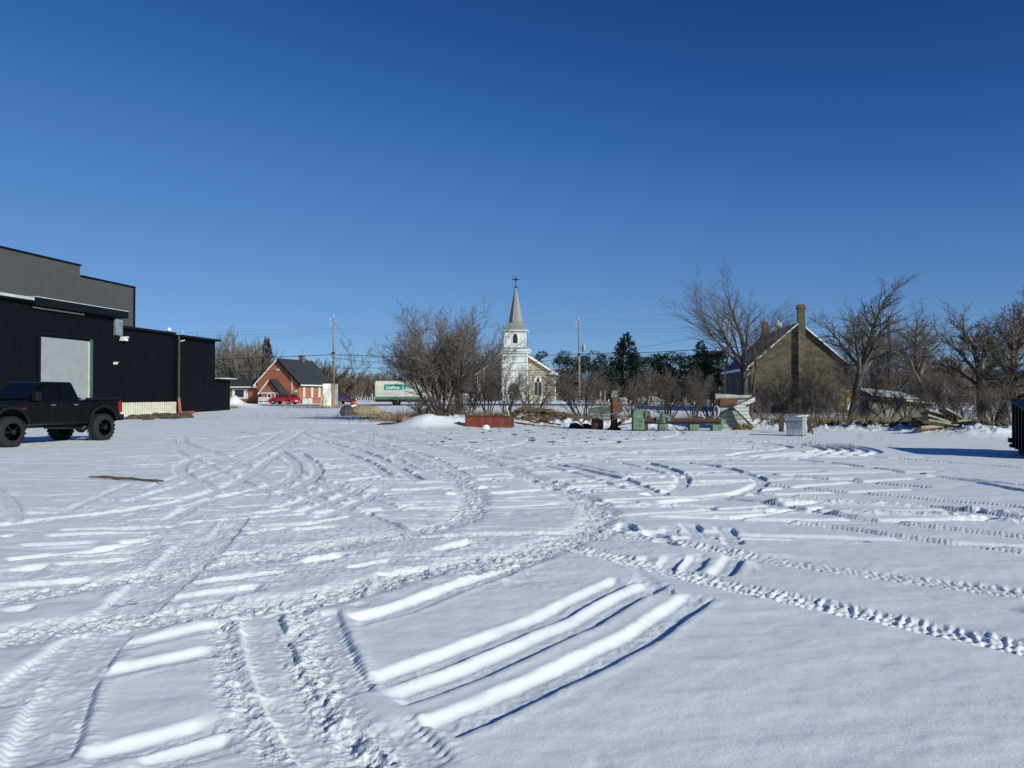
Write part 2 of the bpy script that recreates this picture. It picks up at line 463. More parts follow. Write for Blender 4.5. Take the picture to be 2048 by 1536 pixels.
def poly_dist(X, Y, pts):
    """distance, arc length and signed side of points to a polyline"""
    best = np.full(X.shape, 1e9); S = np.zeros(X.shape); side = np.zeros(X.shape); lee = np.zeros(X.shape)
    acc = 0.0
    for (x0, y0), (x1, y1) in zip(pts[:-1], pts[1:]):
        dx, dy = x1 - x0, y1 - y0; L = math.hypot(dx, dy)
        if L < 1e-6: continue
        t = np.clip(((X - x0) * dx + (Y - y0) * dy) / (L * L), 0, 1)
        ex = X - x0 - t * dx; ey = Y - y0 - t * dy
        d = np.hypot(ex, ey); m = d < best
        best = np.where(m, d, best); S = np.where(m, acc + t * L, S); side = np.where(m, np.sign(dx * ey - dy * ex), side); lee = np.where(m, ex * SUN_H.x + ey * SUN_H.y, lee)
        acc += L
    poly_dist.lee = lee
    return best, S, side, acc

BANK = [(xat(930, 43), 43), (xat(1060, 42), 42), (xat(1180, 41), 41), (xat(1420, 41), 41), (xat(1560, 38.5), 38.5), (xat(1680, 36.5), 36.5),
        (xat(1800, 35), 35), (xat(1880, 33.5), 33.5), (xat(1960, 32), 32), (xat(2060, 32.5), 32.5), (xat(2300, 34), 34)]

def ground(X, Y):
    """height of the snow without wheel tracks"""
    X = np.asarray(X, float); Y = np.asarray(Y, float)
    z = .3 * sstep(58, 96, Y)
    z = z + (fbm(X * .25, Y * .25, 3, 3) - .5) * .06 * sstep(2, 12, Y)
    z = z - .05 * gauss(X, Y, 0, 68, 80, 6)
    d, s, sd, _ = poly_dist(X, Y, BANK)
    h = .18 + .34 * fbm(s * .45, s * .1, 9, 3)
    behind = np.where(sd > 0, d, 0)
    ridge = h * np.exp(-(d / 1.1) ** 2) * np.where(sd > 0, 1, 1)
    ridge = ridge * (.45 + .6 * fbm(X * 1.5, Y * 1.5, 21, 4) + .7 * np.clip(fbm(X * 4.5, Y * 4.5, 22, 3) - .42, 0, 1) * 2)
    z = z + ridge + .12 * np.where(sd > 0, 1 - np.exp(-d / 1.5), 0) * np.exp(-d / 12)
    mn = .85 + .3 * fbm(X * 1.7, Y * 1.7, 23, 4)
    z = z + mn * (.50 * gauss(X, Y, xat(846, 41), 41.2, .80, .8) + .26 * gauss(X, Y, xat(885, 42), 42.2, 1.3, .9))
    z = z + .42 * gauss(X, Y, xat(1098, 42), 42.4, 1.0, .5) * mn + .3 * gauss(X, Y, xat(1050, 42), 42.6, .7, .5)
    z = z + .12 * gauss(X, Y, xat(745, 52), 53, 3.0, 1.5) + .18 * gauss(X, Y, xat(1990, 32), 31.4, 1.6, .8)
    z = z + .95 * gauss(X, Y, xat(468, 88), 88, .5, 1.2) + .45 * gauss(X, Y, xat(484, 88), 88, 1.5, 1.3)
    z = z + .55 * gauss(X, Y, xat(1040, 108), 109, 9, 2.0) 
    return z

def gz(x, y): return float(ground(np.array([x]), np.array([y]))[0])

def gp(px, D, dz=0.0):
    x = xat(px, D); return (x, D, gz(x, D) + dz)

def pt(px, py, D): return (xat(px, D), D, EYE + (HOR - py) / F_PX * D)

def flat(px, py):
    D = EYE * F_PX / (py - HOR); return (xat(px, D), D)

def smooth_line(p, n=7):
    p = [np.array(q, float) for q in p]
    if len(p) < 3:
        return [tuple(p[0] * (1 - t) + p[1] * t) for t in np.linspace(0, 1, 6)]
    q = [2 * p[0] - p[1]] + p + [2 * p[-1] - p[-2]]
    out = []
    for i in range(1, len(q) - 2):
        for k in range(n):
            t = k / n
            out.append(tuple(.5 * (2 * q[i] + (q[i + 1] - q[i - 1]) * t + (2 * q[i - 1] - 5 * q[i] + 4 * q[i + 1] - q[i + 2]) * t * t + (3 * q[i] - q[i - 1] - 3 * q[i + 1] + q[i + 2]) * t ** 3)))
    out.append(tuple(p[-1]))
    return out

# wheel tracks as they lie in the lot: (kind, width, depth, points), points measured on the ground
TR = []
def tr(kind, w, dep, pts, ox=0, oy=0, k=1.0):
    TR.append((kind, w, dep, smooth_line([flat(ox + a / k, oy + b / k) for a, b in pts])))

# clean ruts in the foreground that sweep up to the right and turn
tr('rut', .16, .040, [(745, 1366), (905, 1310), (1090, 1238), (1150, 1207), (1262, 1152)])
tr('rut', .16, .040, [(775, 1404), (960, 1336), (1160, 1250), (1200, 1226), (1322, 1162)])
tr('rut', .20, .042, [(850, 1470), (1065, 1378), (1270, 1280), (1320, 1247), (1408, 1188)])
for a in ([(1288, 1126), (1310, 1112)], [(1328, 1136), (1352, 1112)], [(1378, 1142), (1402, 1112)], [(1440, 1152), (1462, 1128), (1474, 1108)],
          [(1345, 1072), (1343, 1056)], [(1398, 1078), (1388, 1056), (1375, 1046)], [(1472, 1090), (1462, 1070), (1448, 1054)], [(1425, 1080), (1415, 1060)]):
    tr('rut', .15, .036, a)
tr('rut', .20, .05, [(695, 1244), (800, 1218), (880, 1188), (940, 1165), (1078, 1115)])
# blocks of ruts at the lower left
for a in ([(100, 1536), (300, 1486), (490, 1428)], [(220, 1545), (380, 1508), (530, 1468)], [(150, 1364), (310, 1326), (470, 1290)], [(198, 1298), (350, 1268), (490, 1238)],
          [(229, 1266), (370, 1236), (500, 1206)], [(314, 1196), (430, 1184), (547, 1168)], [(0, 1222), (92, 1212)], [(0, 1170), (110, 1162), (215, 1152)], [(564, 1220), (650, 1198)],
          [(547, 1276), (622, 1255)], [(595, 1395), (656, 1382)]):
    tr('rut', .15, .036, a)
for a in ([(110, 485), (410, 475)], [(95, 518), (350, 510)], [(75, 545), (290, 532)], [(320, 582), (700, 570), (1050, 560)], [(240, 617), (600, 604), (1000, 592)], [(80, 675), (350, 662), (620, 648)],
          [(700, 652), (940, 632)], [(380, 732), (860, 702)], [(280, 785), (560, 765), (820, 747)], [(0, 922), (300, 892), (650, 860)], [(560, 478), (870, 460)], [(650, 500), (870, 475)],
          [(700, 520), (1100, 505)], [(1310, 450), (1680, 425)], [(1250, 500), (1640, 470)], [(1420, 490), (1740, 455)], [(1000, 440), (1310, 355)], [(1060, 450), (1300, 380)], [(1110, 640), (1320, 625)],
          [(1030, 702), (1280, 687)], [(1210, 722), (1560, 697)], [(930, 812), (1180, 782)], [(1100, 897), (1440, 850), (1770, 800)], [(840, 882), (970, 857)], [(0, 620), (100, 610)], [(920, 995), (1250, 960), (1590, 915)],
          [(1510, 583), (1620, 568)], [(1540, 553), (1900, 538)], [(1700, 583), (2048, 548)], [(1820, 770), (2048, 735)], [(1800, 690), (2040, 660)], [(1330, 560), (1450, 545)], [(420, 530), (510, 520)], [(600, 530), (740, 515)]):
    tr('rut', .13, .034, a, 0, 860, 2.926)
for a in ([(600, 1395), (660, 1380)], [(540, 1225), (655, 1196)], [(560, 1275), (630, 1258)], [(640, 1478), (740, 1448)], [(700, 1528), (800, 1492)],
          [(0, 1120), (170, 1100), (330, 1078)], [(0, 1140), (120, 1128)], [(340, 1208), (470, 1190)], [(870, 1100), (960, 1078)], [(700, 1132), (800, 1112)], [(760, 1150), (930, 1118)], [(600, 1120), (700, 1105)]):
    tr('rut', .14, .045, a)
for a in ([(30, 1030), (10, 1000), (-30, 975)], [(40, 1045), (35, 1015), (5, 985), (-30, 962)], [(140, 1020), (220, 985), (268, 966)]):
    tr('rut', .10, .025, a)
for i, a in enumerate(([(650, 860), (760, 885), (860, 915), (930, 950)], [(600, 862), (660, 890), (720, 920), (800, 955)], [(560, 865), (520, 890), (420, 930), (300, 975)], [(610, 860), (570, 885), (500, 920), (380, 965), (250, 1005)],
          [(700, 862), (850, 885), (1000, 912), (1130, 940), (1250, 975)], [(740, 865), (900, 888), (1080, 915), (1240, 945)], [(800, 868), (1000, 890), (1200, 918), (1330, 945)], [(860, 870), (1060, 885), (1300, 905)],
          [(520, 900), (600, 940), (700, 975), (800, 1000)], [(430, 905), (540, 950), (660, 990)], [(350, 900), (420, 930), (520, 975), (640, 1010)], [(250, 890), (420, 900), (600, 890)])):
    tr('tread2' if i % 3 == 0 else 'rut', .22 if i % 3 == 0 else .11, .03, a)
# packed bands that cross them
tr('pack', .5, .012, [(-40, 1400), (190, 1300), (300, 1215), (385, 1130), (440, 1060), (490, 1010), (560, 962), (592, 932), (585, 905), (540, 885)])
tr('tread2', .28, .035, [(70, 1545), (110, 1440), (140, 1375), (200, 1290), (262, 1230), (345, 1160), (430, 1085), (480, 1030)])
tr('tread2', .28, .03, [(-30, 1420), (60, 1360), (160, 1290), (260, 1200), (330, 1140), (400, 1070)])
tr('tread2', .26, .045, [(520, 1215), (535, 1270), (555, 1330), (590, 1400), (640, 1470), (700, 1550)])
tr('tread2', .24, .03, [(640, 1215), (655, 1270), (675, 1330), (705, 1390)])
tr('tread2', .22, .025, [(770, 1430), (820, 1480), (880, 1550)])
tr('churn', .16, .02, [(600, 1200), (612, 1260), (625, 1330), (655, 1400), (715, 1470), (770, 1545)])
tr('churn', .1, .02, [(450, 1230), (462, 1330), (500, 1420), (540, 1480), (600, 1540)])
# the churned S of tyre tracks in the middle
S1 = [(700, 862), (790, 876), (880, 893), (1000, 930), (1100, 970), (1180, 1005), (1200, 1035), (1160, 1068), (1080, 1095), (950, 1118), (800, 1150), (650, 1190), (450, 1215), (200, 1240), (-40, 1280)]
S2 = [(620, 862), (720, 885), (800, 908), (880, 943), (930, 975), (948, 1005), (920, 1035), (820, 1062), (700, 1082), (500, 1115), (250, 1155), (-40, 1200)]
for q, w, k in ((S1, .42, .035), (S2, .40, .03)):
    tr('churn', w, k, q)
tr('churn', .5, .03, [(1180, 1040), (1210, 1060), (1120, 1080), (1060, 1105), (900, 1140)])
tr('tread2', .26, .04, [(480, 938), (560, 968), (650, 1000), (760, 1042), (830, 1070)])
tr('tread2', .26, .04, [(410, 915), (500, 935), (620, 962), (700, 985), (790, 1015)])
for a in ([(0, 1048), (420, 985), (560, 905)], [(560, 900), (592, 925), (585, 952), (520, 975), (420, 1000), (330, 1040)], [(600, 905), (636, 932), (625, 955), (560, 985)], [(690, 905), (740, 925), (775, 950)],
          [(640, 880), (720, 900), (790, 930), (840, 960)], [(560, 1015), (640, 985), (690, 960)], [(600, 1025), (690, 990), (730, 968)], [(640, 1035), (720, 1000), (770, 975)]):
    tr('rut', .2, .045, a)
# loops on the right
for i, (xr, yu, yl) in enumerate(((1580, 893, 910), (1645, 897, 914), (1672, 898, 916), (1700, 899, 917), (1730, 901, 918), (1757, 903, 920))):
    tr('rut', .17, .05, [(1180 + 30 * i, 872 + .8 * i), (1420 + 25 * i, 877 + .8 * i), (xr - 70, 884 + .8 * i), (xr, yu), (xr - 90, (yu + yl) / 2 + 2.5), (1440, yl + 1), (1250, yl + 3), (1050, yl + 6)])
tr('rut', .22, .05, [(1050, 905), (1200, 915), (1400, 926), (1490, 944), (1524, 960), (1500, 978), (1430, 994), (1330, 1004)])
tr('rut', .22, .05, [(980, 900), (1150, 912), (1280, 922), (1350, 940), (1368, 957), (1350, 976), (1290, 990)])
tr('rut', .2, .045, [(930, 905), (1080, 922), (1200, 945), (1280, 968), (1330, 990)])
for a in ([(1000, 893), (1500, 897), (1800, 916), (2100, 938)], [(1100, 903), (1500, 912), (1800, 942), (1830, 948)], [(1480, 940), (1700, 960), (1860, 975)], [(1500, 965), (1720, 985), (2060, 1015)], [(1850, 950), (2060, 972)], [(1900, 955), (2060, 985)]):
    tr('rut', .2, .04, a)
for a in ([(1430, 992), (1560, 1010), (1720, 1036), (2080, 1078)], [(1480, 982), (1650, 996), (1850, 1012), (2080, 1040)], [(1420, 1033), (1620, 1048), (1800, 1072), (2080, 1108)]):
    tr('tread2', .26, .045, a)
tr('berm', .34, .05, [(1530, 1003), (1640, 1005), (1800, 1010), (2080, 1030)])
tr('berm', .30, .045, [(1500, 1022), (1700, 1024), (1900, 1032), (2080, 1048)])
tr('chev', .28, .038, [(1090, 1085), (1160, 1098), (1300, 1130), (1450, 1167), (1700, 1220), (2100, 1305)])
tr('chev', .27, .040, [(1220, 1062), (1400, 1092), (1600, 1126), (1800, 1152), (2100, 1192)])
tr('pack', .8, .025, [(1480, 1122), (1600, 1128), (1800, 1160), (2100, 1210)])
# further traffic over the far half of the lot
_r = random.Random(5)
for i in range(90):
    D0 = _r.uniform(9, 34); u0 = _r.uniform(-.5, .28); L = _r.uniform(2, 7); a = _r.gauss(.12, .22) + (.5 if _r.random() < .25 else 0)
    x0 = u0 * D0; cv = _r.uniform(-.04, .04); P = []
    for k in range(7):
        P.append((x0, D0)); x0 += math.cos(a) * L / 6; D0 += math.sin(a) * L / 6; a += cv * L / 6 * 2
    TR.append(('rut', _r.uniform(.08, .17), _r.uniform(.025, .045), P))
for i in range(26):
    D0 = _r.uniform(13, 37); u0 = _r.uniform(-.42, .1); L = _r.uniform(5, 12); a = _r.choice((.5, 2.4, 2.2, .9)) + _r.gauss(0, .2)
    x0 = u0 * D0; cv = _r.uniform(-.09, .09); P = []
    for k in range(9):
        P.append((x0, D0)); x0 += math.cos(a) * L / 8; D0 += math.sin(a) * L / 8; a += cv * L / 8
    TR.append(('tread2', .26, .04, P))

def build_ground():
    rows = [-90., -30., -10., -3., 0., 1.2, 2.0]
    D = 2.75
    while D < 47: rows.append(D); D += D * (.0036 if D < 14 else .0042)
    while D < 130: rows.append(D); D += D * .008
    while D < 5000: rows.append(D); D += D * .12
    rows = np.array(rows); NF, NX = 1060, 16; NC = NF + 2 * NX
    wid = np.where(rows < 0, 90, np.where(rows < 2.7, 6, .80 * rows + 2.0))
    far_ = (200 + 1.6 * np.abs(rows))[:, None] * ((np.arange(1, NX + 1) / NX) ** 2.5)[None, :]      # plain snow out to the sides
    X = np.concatenate([(-wid[:, None] - far_)[:, ::-1], wid[:, None] * np.linspace(-1, 1, NF)[None, :], wid[:, None] + far_], 1)
    Y = np.repeat(rows[:, None], NC, 1); inner = np.zeros(X.shape, bool); inner[:, NX:-NX] = True
    Z = ground(X, Y)
    near = (Y > 2) & (Y < 60) & inner
    # wind-smoothed ripples on the untouched snow
    w = np.where(near, 1.0, 0.0)
    Z = Z + w * .022 * (fbm(X * 1.1 + .3 * Y, Y * 2.6 - .5 * X, 31, 4) - .5) + w * .008 * (fbm(X * 7, Y * 7, 41, 3) - .5)
    dep = np.zeros_like(Z); rough = np.zeros_like(Z); up = np.zeros_like(Z); packed = np.zeros_like(Z)
    jit = (fbm(X * 4, Y * 4, 55, 3) - .5)
    clod = fbm(X * 9, Y * 9, 77, 3, .65)
    clod2 = vnoise(X * 24, Y * 24, 81)
    crumb = np.clip(vnoise(X * 38 + 3 * clod, Y * 38, 83) - .45, 0, 1) * 1.8
    for kind, wd, dp, pts in TR:
        P = np.array(pts); mg = wd + .35
        sel = (X > P[:, 0].min() - mg) & (X < P[:, 0].max() + mg) & (Y > P[:, 1].min() - mg) & (Y < P[:, 1].max() + mg) & near
        idx = np.nonzero(sel)
        if len(idx[0]) == 0: continue
        x = X[idx]; y = Y[idx]
        d, s, sd, L = poly_dist(x, y, pts)
        j = jit[idx]
        end = sstep(0, .16, s + j * .25) * sstep(0, .16, L - s + j * .25)
        if kind == 'rut':
            hw = wd / 2 * (1 + .18 * j)
            soft = np.where(poly_dist.lee < 0, .088 + .02 * clod[idx], .022)      # crumbled wall eased where sunlit, shaped for softer brightness; crisp lip opposite
            p = dp * (1 - sstep(hw - .012, hw + soft, d)) * end * (1 + .5 * j)
            p = p - (.004 * clod2[idx] + .007 * crumb[idx]) * (1 - sstep(hw - .04, hw, d))
            dep[idx] = np.maximum(dep[idx], p)
            up[idx] = np.maximum(up[idx], (.004 + .003 * crumb[idx]) * np.exp(-((d - hw - .06) / .04) ** 2) * end)
            packed[idx] = np.maximum(packed[idx], (1 - sstep(hw - .02, hw + .01, d)) * end * .55)
        elif kind == 'pack':
            p = dp * (1 - sstep(wd / 2 - .1, wd / 2 + .08, d)) * end
            dep[idx] = np.maximum(dep[idx], p); packed[idx] = np.maximum(packed[idx], .35 * (1 - sstep(wd / 2 - .1, wd / 2, d)) * end)
        elif kind == 'tread2':
            hw = wd / 2 * (1 + .2 * j)
            m = (1 - sstep(hw - .01, hw + .04, d)) * end
            t = (.5 + .5 * np.sin(2 * PI * (s / .06 + 1.2 * d / wd))) * sstep(.45, .95, d / hw) * (.3 + clod[idx])
            p = (dp - .011 * t - .008 * clod2[idx] * clod[idx] - .012 * crumb[idx] * clod[idx]) * m
            dep[idx] = np.maximum(dep[idx], p)
            up[idx] = np.maximum(up[idx], (.012 * clod[idx] + .004 * t) * np.exp(-((d - hw - .05) / .05) ** 2) * end)
            packed[idx] = np.maximum(packed[idx], .4 * m)
        elif kind == 'chev':
            hw = wd / 2 * (1 + .15 * j)
            m = (1 - sstep(hw - .01, hw + .05, d)) * end
            t = np.sin(2 * PI * (s / .085 + .9 * d / wd + .25 * sd + .8 * j)); t2 = np.sin(2 * PI * (s / .06 + 2.0 * d * sd / wd + 2 * j))
            p = (dp - .012 * sstep(-.1, .5, t) * (.4 + clod[idx]) - .008 * sstep(-.2, .6, t2) - .008 * clod[idx] - .012 * crumb[idx]) * m
            dep[idx] = np.maximum(dep[idx], p)
            rough[idx] = np.maximum(rough[idx], .3 * np.exp(-((d - hw) / .05) ** 2) * end)
            packed[idx] = np.maximum(packed[idx], .1 * m)
        elif kind == 'churn':
            m = (1 - sstep(wd / 2 - .12, wd / 2 + .15, d)) * end
            dep[idx] = np.maximum(dep[idx], dp * m); rough[idx] = np.maximum(rough[idx], m)
            packed[idx] = np.maximum(packed[idx], .3 * m)
        elif kind == 'berm':
            m = np.exp(-(d / (wd / 2)) ** 2) * end
            up[idx] = np.maximum(up[idx], dp * m * (.5 + clod[idx])); rough[idx] = np.maximum(rough[idx], .6 * m)
    # crumbs and shallow scuffs all over the driven part
    scuff = np.where(near, 1.0, 0.0) * (1 - sstep(38, 45, Y)) * sstep(5.5, 8, Y) * (1 - sstep(-.05, .16, X / np.maximum(Y, 1)))
    dep = np.maximum(dep, scuff * .016 * sstep(.52, .66, fbm(X * .9, Y * 3.2 + .6 * X, 131, 3)))
    # where a track has been driven the berms of older ones are gone
    up = up * (1 - sstep(.005, .03, dep))
    lump = np.clip(clod - .48, 0, 1) * .085 + np.clip(clod2 - .5, 0, 1) * .03 + crumb * .016
    # loose clods thrown over the driven part of the lot
    drv = (.25 + .75 * sstep(.42, .6, fbm(X * .35, Y * .35, 91, 3))) * np.where(near, 1.0, 0.0) * (1 - sstep(36, 42, Y)) * sstep(5.5, 8, Y) * (1 - sstep(.05, .25, X / np.maximum(Y, 1)))
    rough = np.maximum(rough, .38 * drv)
    scat = np.where(near & (Y < 40), 1, 0) * np.clip(vnoise(X * 2.6, Y * 2.6, 101) - .86, 0, 1) * np.where(X < .2 * Y, 1, 0) * .5 * clod
    Z = Z - dep + up + rough * (lump - .02) - scat * .5
    # footprints
    rg = random.Random(8)
    for (px, py, qx, qy, n) in ((1130, 965, 1420, 945, 12), (1010, 950, 1200, 985, 8), (930, 985, 1080, 930, 8), (1180, 1000, 1420, 1015, 8), (640, 925, 760, 955, 7), (1240, 1050, 1330, 1075, 4)):
        a = flat(px, py); b = flat(qx, qy)
        for k in range(n):
            t = k / (n - 1); cx = a[0] + (b[0] - a[0]) * t + rg.gauss(0, .12); cy = a[1] + (b[1] - a[1]) * t + rg.gauss(0, .12)
            an = math.atan2(b[1] - a[1], b[0] - a[0]) + rg.gauss(0, .2)
            sel = np.nonzero((abs(X - cx) < .5) & (abs(Y - cy) < .5))
            g = gauss(X[sel], Y[sel], cx, cy, .15, .07, an); Z[sel] -= .035 * sstep(.25, .6, g); Z[sel] += .010 * sstep(.05, .25, g) * (1 - sstep(.25, .6, g))
    # bare soil: on the bank, below the bushes, around the debris
    soil = np.zeros_like(Z)
    d, s, sd, _ = poly_dist(X, Y, BANK)
    m = np.where(sd > 0, np.exp(-((d - .7) / 1.8) ** 2), .95 * np.exp(-(d / .75) ** 2))
    front = np.where(sd > 0, np.exp(-(d / 1.2) ** 2), np.exp(-(d / 1.7) ** 2)) * (X > xat(1490, 39)) * (.12 + .74 * fbm(X * 2.2, Y * 2.2, 63, 3))
    soil = m * (.42 + .40 * fbm(X * 1.3, Y * 1.3, 61, 4))
    soil = np.maximum(soil, front)
    soil = np.maximum(soil, .78 * gauss(X, Y, xat(1100, 42.3), 42.1, 1.2, .45)); soil = np.maximum(soil, .7 * gauss(X, Y, xat(1052, 42.5), 42.3, 1.2, .5))
    soil = np.maximum(soil, .62 * np.exp(-((d - 4.5) / 4.0) ** 2) * (sd > 0) * (X > xat(1500, 40)))
    soil = np.maximum(soil, .72 * gauss(X, Y, xat(900, 48), 48.5, 2.6, 3.0))
    soil = np.maximum(soil, .55 * gauss(X, Y, xat(1050, 43), 43.2, 2.2, .9)) 
    for (px, py, sx, sy, a) in ((250, 1200, .35, .06, .50), (600, 1165, .35, .07, .50), (1060, 1062, .35, .1, .46), (560, 1172, .5, .12, .44), (300, 1195, .5, .08, .40), (60, 1225, .5, .07, .42), (1080, 1045, .6, .3, .30), (800, 1085, .8, .2, .32), (130, 1210, .4, .05, .42)):
        c = flat(px, py); soil = np.maximum(soil, a * gauss(X, Y, c[0], c[1], sx, sy, .12) * np.where(dep > .008, 1, .5))
    for (px, py, sx) in ((1380, 906, 1.2), (960, 868, 1.2), (1180, 866, .8), (1475, 862, .9)):
        c = flat(px, py); soil = np.maximum(soil, .45 * gauss(X, Y, c[0], c[1], sx, .35))
    soil = np.maximum(soil, np.where((Y > 50) & (Y < 95), .45 * fbm(X * .3, Y * .15, 71, 3), 0))
    nr, nc = X.shape
    V = np.stack([X, Y, Z], -1).reshape(-1, 3)
    i = np.arange(nr - 1)[:, None] * nc + np.arange(nc - 1)[None, :]
    Fq = np.stack([i, i + 1, i + nc + 1, i + nc], -1).reshape(-1, 4)
    me = mesh_arrays('ground', V, Fq, True)
    churned = np.clip(rough * 1.1 + packed * .15, 0, 1)
    for nm, arr in (('soil', soil), ('packed', packed), ('churned', churned)):
        at = me.attributes.new(nm, 'FLOAT', 'POINT'); at.data.foreach_set('value', arr.astype(np.float32).ravel())
    o = link('ground', me, SNOW); o['kind'] = 'structure'
build_ground()

# highway along the far side of the lot
rb = MB()
xs = np.linspace(-420, 420, 85)
for a, b in zip(xs[:-1], xs[1:]):
    q = [(a, 98.5), (b, 98.5), (b, 106), (a, 106)]
    rb.add([(x, y, gz(x, y) + .012) for x, y in q], [(0, 1, 2, 3)])
tag(rb.build('road', M['asphalt']), kind='structure')

# ------------------------------------------------------------------ black industrial building
VPX = (1280 - 1024) / F_PX                      # its long wall runs off towards this direction
WD = Vector((VPX, 1, 0)).normalized()
WA = math.atan2(-WD.x, WD.y)                    # rotation that turns local +y along the wall
def wall_y(px):                                 # distance along the wall for a photo column
    t = (px - 1024) / F_PX
    X0 = -27.2 - VPX * 78
    D = X0 / (t - VPX)
    return D / WD.y
W0 = Vector((-27.2 - VPX * 78, 0, 0))
def wall_building():
    b = thing('industrial_building', 'long low black metal workshop with a grey roller door, left side', 'building', W0, WA)
    y0, y1, y2, y3, y4 = 30.0, wall_y(238), wall_y(355), wall_y(432), wall_y(463)
    # wall sections (local x to the left is inside)
    m = MB(); m.box(-14, 0, y0, y1, -.3, 7.55); m.build('front_wall', M['black_siding'], b)
    m = MB(); m.box(-13.9, -.25, y1, y2, -.3, 6.75); m.build('middle_wall', M['black_siding'], b)
    m = MB(); m.box(-12, -.1, y2, y3, -.3, 6.6); m.build('rear_wall', M['black_siding'], b)
    m = MB(); m.box(-9, -.15, y3, y4, -.3, 3.0); m.build('annex_wall', M['black_siding'], b)
    m = MB(); ys = wall_y(55)
    m.box(-14, .55, ys, y1 + .3, 7.45, 7.95)
    m.box(-14, .35, y0, ys - .05, 7.60, 7.72)
    m.build('roof_fascia', M['dark_trim'], b)
    m = MB(); m.box(-14, .58, ys, y1 + .3, 7.953, 8.0); m.box(-14, .5, y0, ys - .05, 7.723, 7.9); m.build('roof_edge', M['pale_trim'], b)
    m = MB(); m.box(.02, .09, ys + .3, y1 - 4, 7.28, 7.36); m.build('light_strip', M['cream_sheet'], b)
    m = MB(); m.box(-13.8, .05, y1, y2 - .3, 6.753, 6.93); m.build('middle_roof', M['dark_trim'], b)
    m = MB(); m.box(-12, .35, y2 + .1, y3 + .2, 6.603, 6.78); m.build('rear_roof', M['dark_trim'], b)
    m = MB(); m.box(-9, .35, y3, y4 + .5, 3.003, 3.12); m.build('annex_roof', M['dark_trim'], b)
    m = MB(); m.box(-9, .34, y3, y4 + .48, 3.123, 3.22); m.build('roof_snow', M['white_soiled_or_shaded'], b)
    # roller door with its green frame
    da, db = wall_y(79), wall_y(179)
    d = MB(); d.box(-.2, .03, da, db, 0, 5.45); d = d.build('garage_door', M['door_grey'], b)
    f = MB(); f.box(-.1, .09, db + .003, db + .22, 0, 5.6); f.build('door_frame', M['green_frame'], d)
    f = MB(); f.box(-.1, .1, da - .2, da - .003, 0, 5.6); f.box(-.1, .1, da - .2, db + .22, 5.603, 5.75); f.build('door_frame', M['dark_trim'], d)
    f = MB(); f.box(.033, .06, db - .22, db - .06, 0, 5.4); f.build('door_strip', M['cream_sheet'], d)
    # cream skirt below the middle wall
    m = MB(); m.box(-.3, .04, y1 - 4, y2 - .25, -.3, 1.02); m.build('skirt_panel', M['cream_sheet'], b)
    # tall corner duct, lamps, aerials, downpipe
    m = MB(); m.box(.02, .28, y1 - .75, y1 + .05, 6.1, 7.4); m.build('vent_duct', M['galv'], b, bevel=.05)
    for yy, z, s in ((y1 + .35, 5.75, .42), (wall_y(226), 3.9, .24)):
        m = MB(); m.box(-.26, .22, yy, yy + s, z, z + s * .55); m.box(-.26, .34, yy + s * .15, yy + s * .85, z + s * .55, z + s * .8); m.build('wall_lamp', M['white'], b, bevel=.03)
    m = MB(); m.lathe([(.02, 0), (.17, .05), (.2, .18), (.12, .32), (.02, .36)], 12, (-.2, y2 - 1.0, 6.95)); m.build('roof_globe', M['white'], b, smooth=True)
    m = MB(); m.tube((-.3, y2 + 1.2, 6.6), (-.3, y2 + 1.2, 7.25), .05); m.build('roof_vent', M['pale_trim'], b)
    m = MB(); m.tube((-.2, y2 + .5, 6.2), (.25, y2 + .7, 6.35), .06); m.build('spout', M['pale_trim'], b)
    m = MB(); m.tube((.12, y2 - .02, .95), (.12, y2 - .02, 6.7), .11, n=10); m.build('downpipe', M['oily'], b)
    m = MB(); m.tube((.32, y2 - .1, 0), (.14, y2 - .02, 1.35), .13, .13, 10); m.build('downpipe_foot', M['orange'], b)
    return b
wall_building()
gb = thing('warehouse', 'tall plain grey metal-sided hall rising behind the black workshop', 'building', W0, WA)
off = -8.6
def far_y(px): 
    t = (px - 1024) / F_PX; X0 = W0.x + off / WD.y
    return (X0 / (t - VPX) + off * WD.x) / WD.y
m = MB(); m.box(off - 25, off, 20, far_y(158), -.3, 12.75); m.build('tall_wall', M['grey_siding'], gb)
m = MB(); m.box(off - 24.9, off - .01, far_y(158), far_y(265), -.3, 11.85); m.build('low_wall', M['grey_siding'], gb)
m = MB(); m.box(off - 25, off + .12, 20, far_y(158) + .1, 12.753, 12.87); m.box(off - 24.9, off + .12, far_y(158) + .103, far_y(265) + .25, 11.853, 11.97)
m.build('roof_edge', M['dark_trim'], gb)
m = MB(); m.box(off + .0, off + .1, far_y(265), far_y(265) + .22, -.3, 11.85); m.build('corner_trim', M['dark_trim'], gb)

# gravel heap, red timber and other things at the foot of the wall
m = MB(); rg = random.Random(3)
for k in range(60):
    px = rg.uniform(262, 378); D = 1.6 * F_PX / (836 - (px - 262) * .055 + rg.gauss(0, 2.2) - HOR + 2)
    m.rock((xat(px, D), D, gz(xat(px, D), D) + .02), rg.uniform(.25, .7), rg.uniform(.3, .9), rg.uniform(.08, .26), k, 8, 5, .25)
tag(m.build('gravel_heap', M['gravel']), 'low brown heap of frozen gravel along the cream skirting', 'gravel', kind='stuff')
m = MB(); x, y, z = gp(362, 66.5); m.beam((x, y, z + .12), (xat(386, 69), 69, gz(xat(386, 69), 69) + .12), .3, .22)
tag(m.build('beam', M['orange']), 'orange-red beam lying in the snow against the black wall', 'beam')

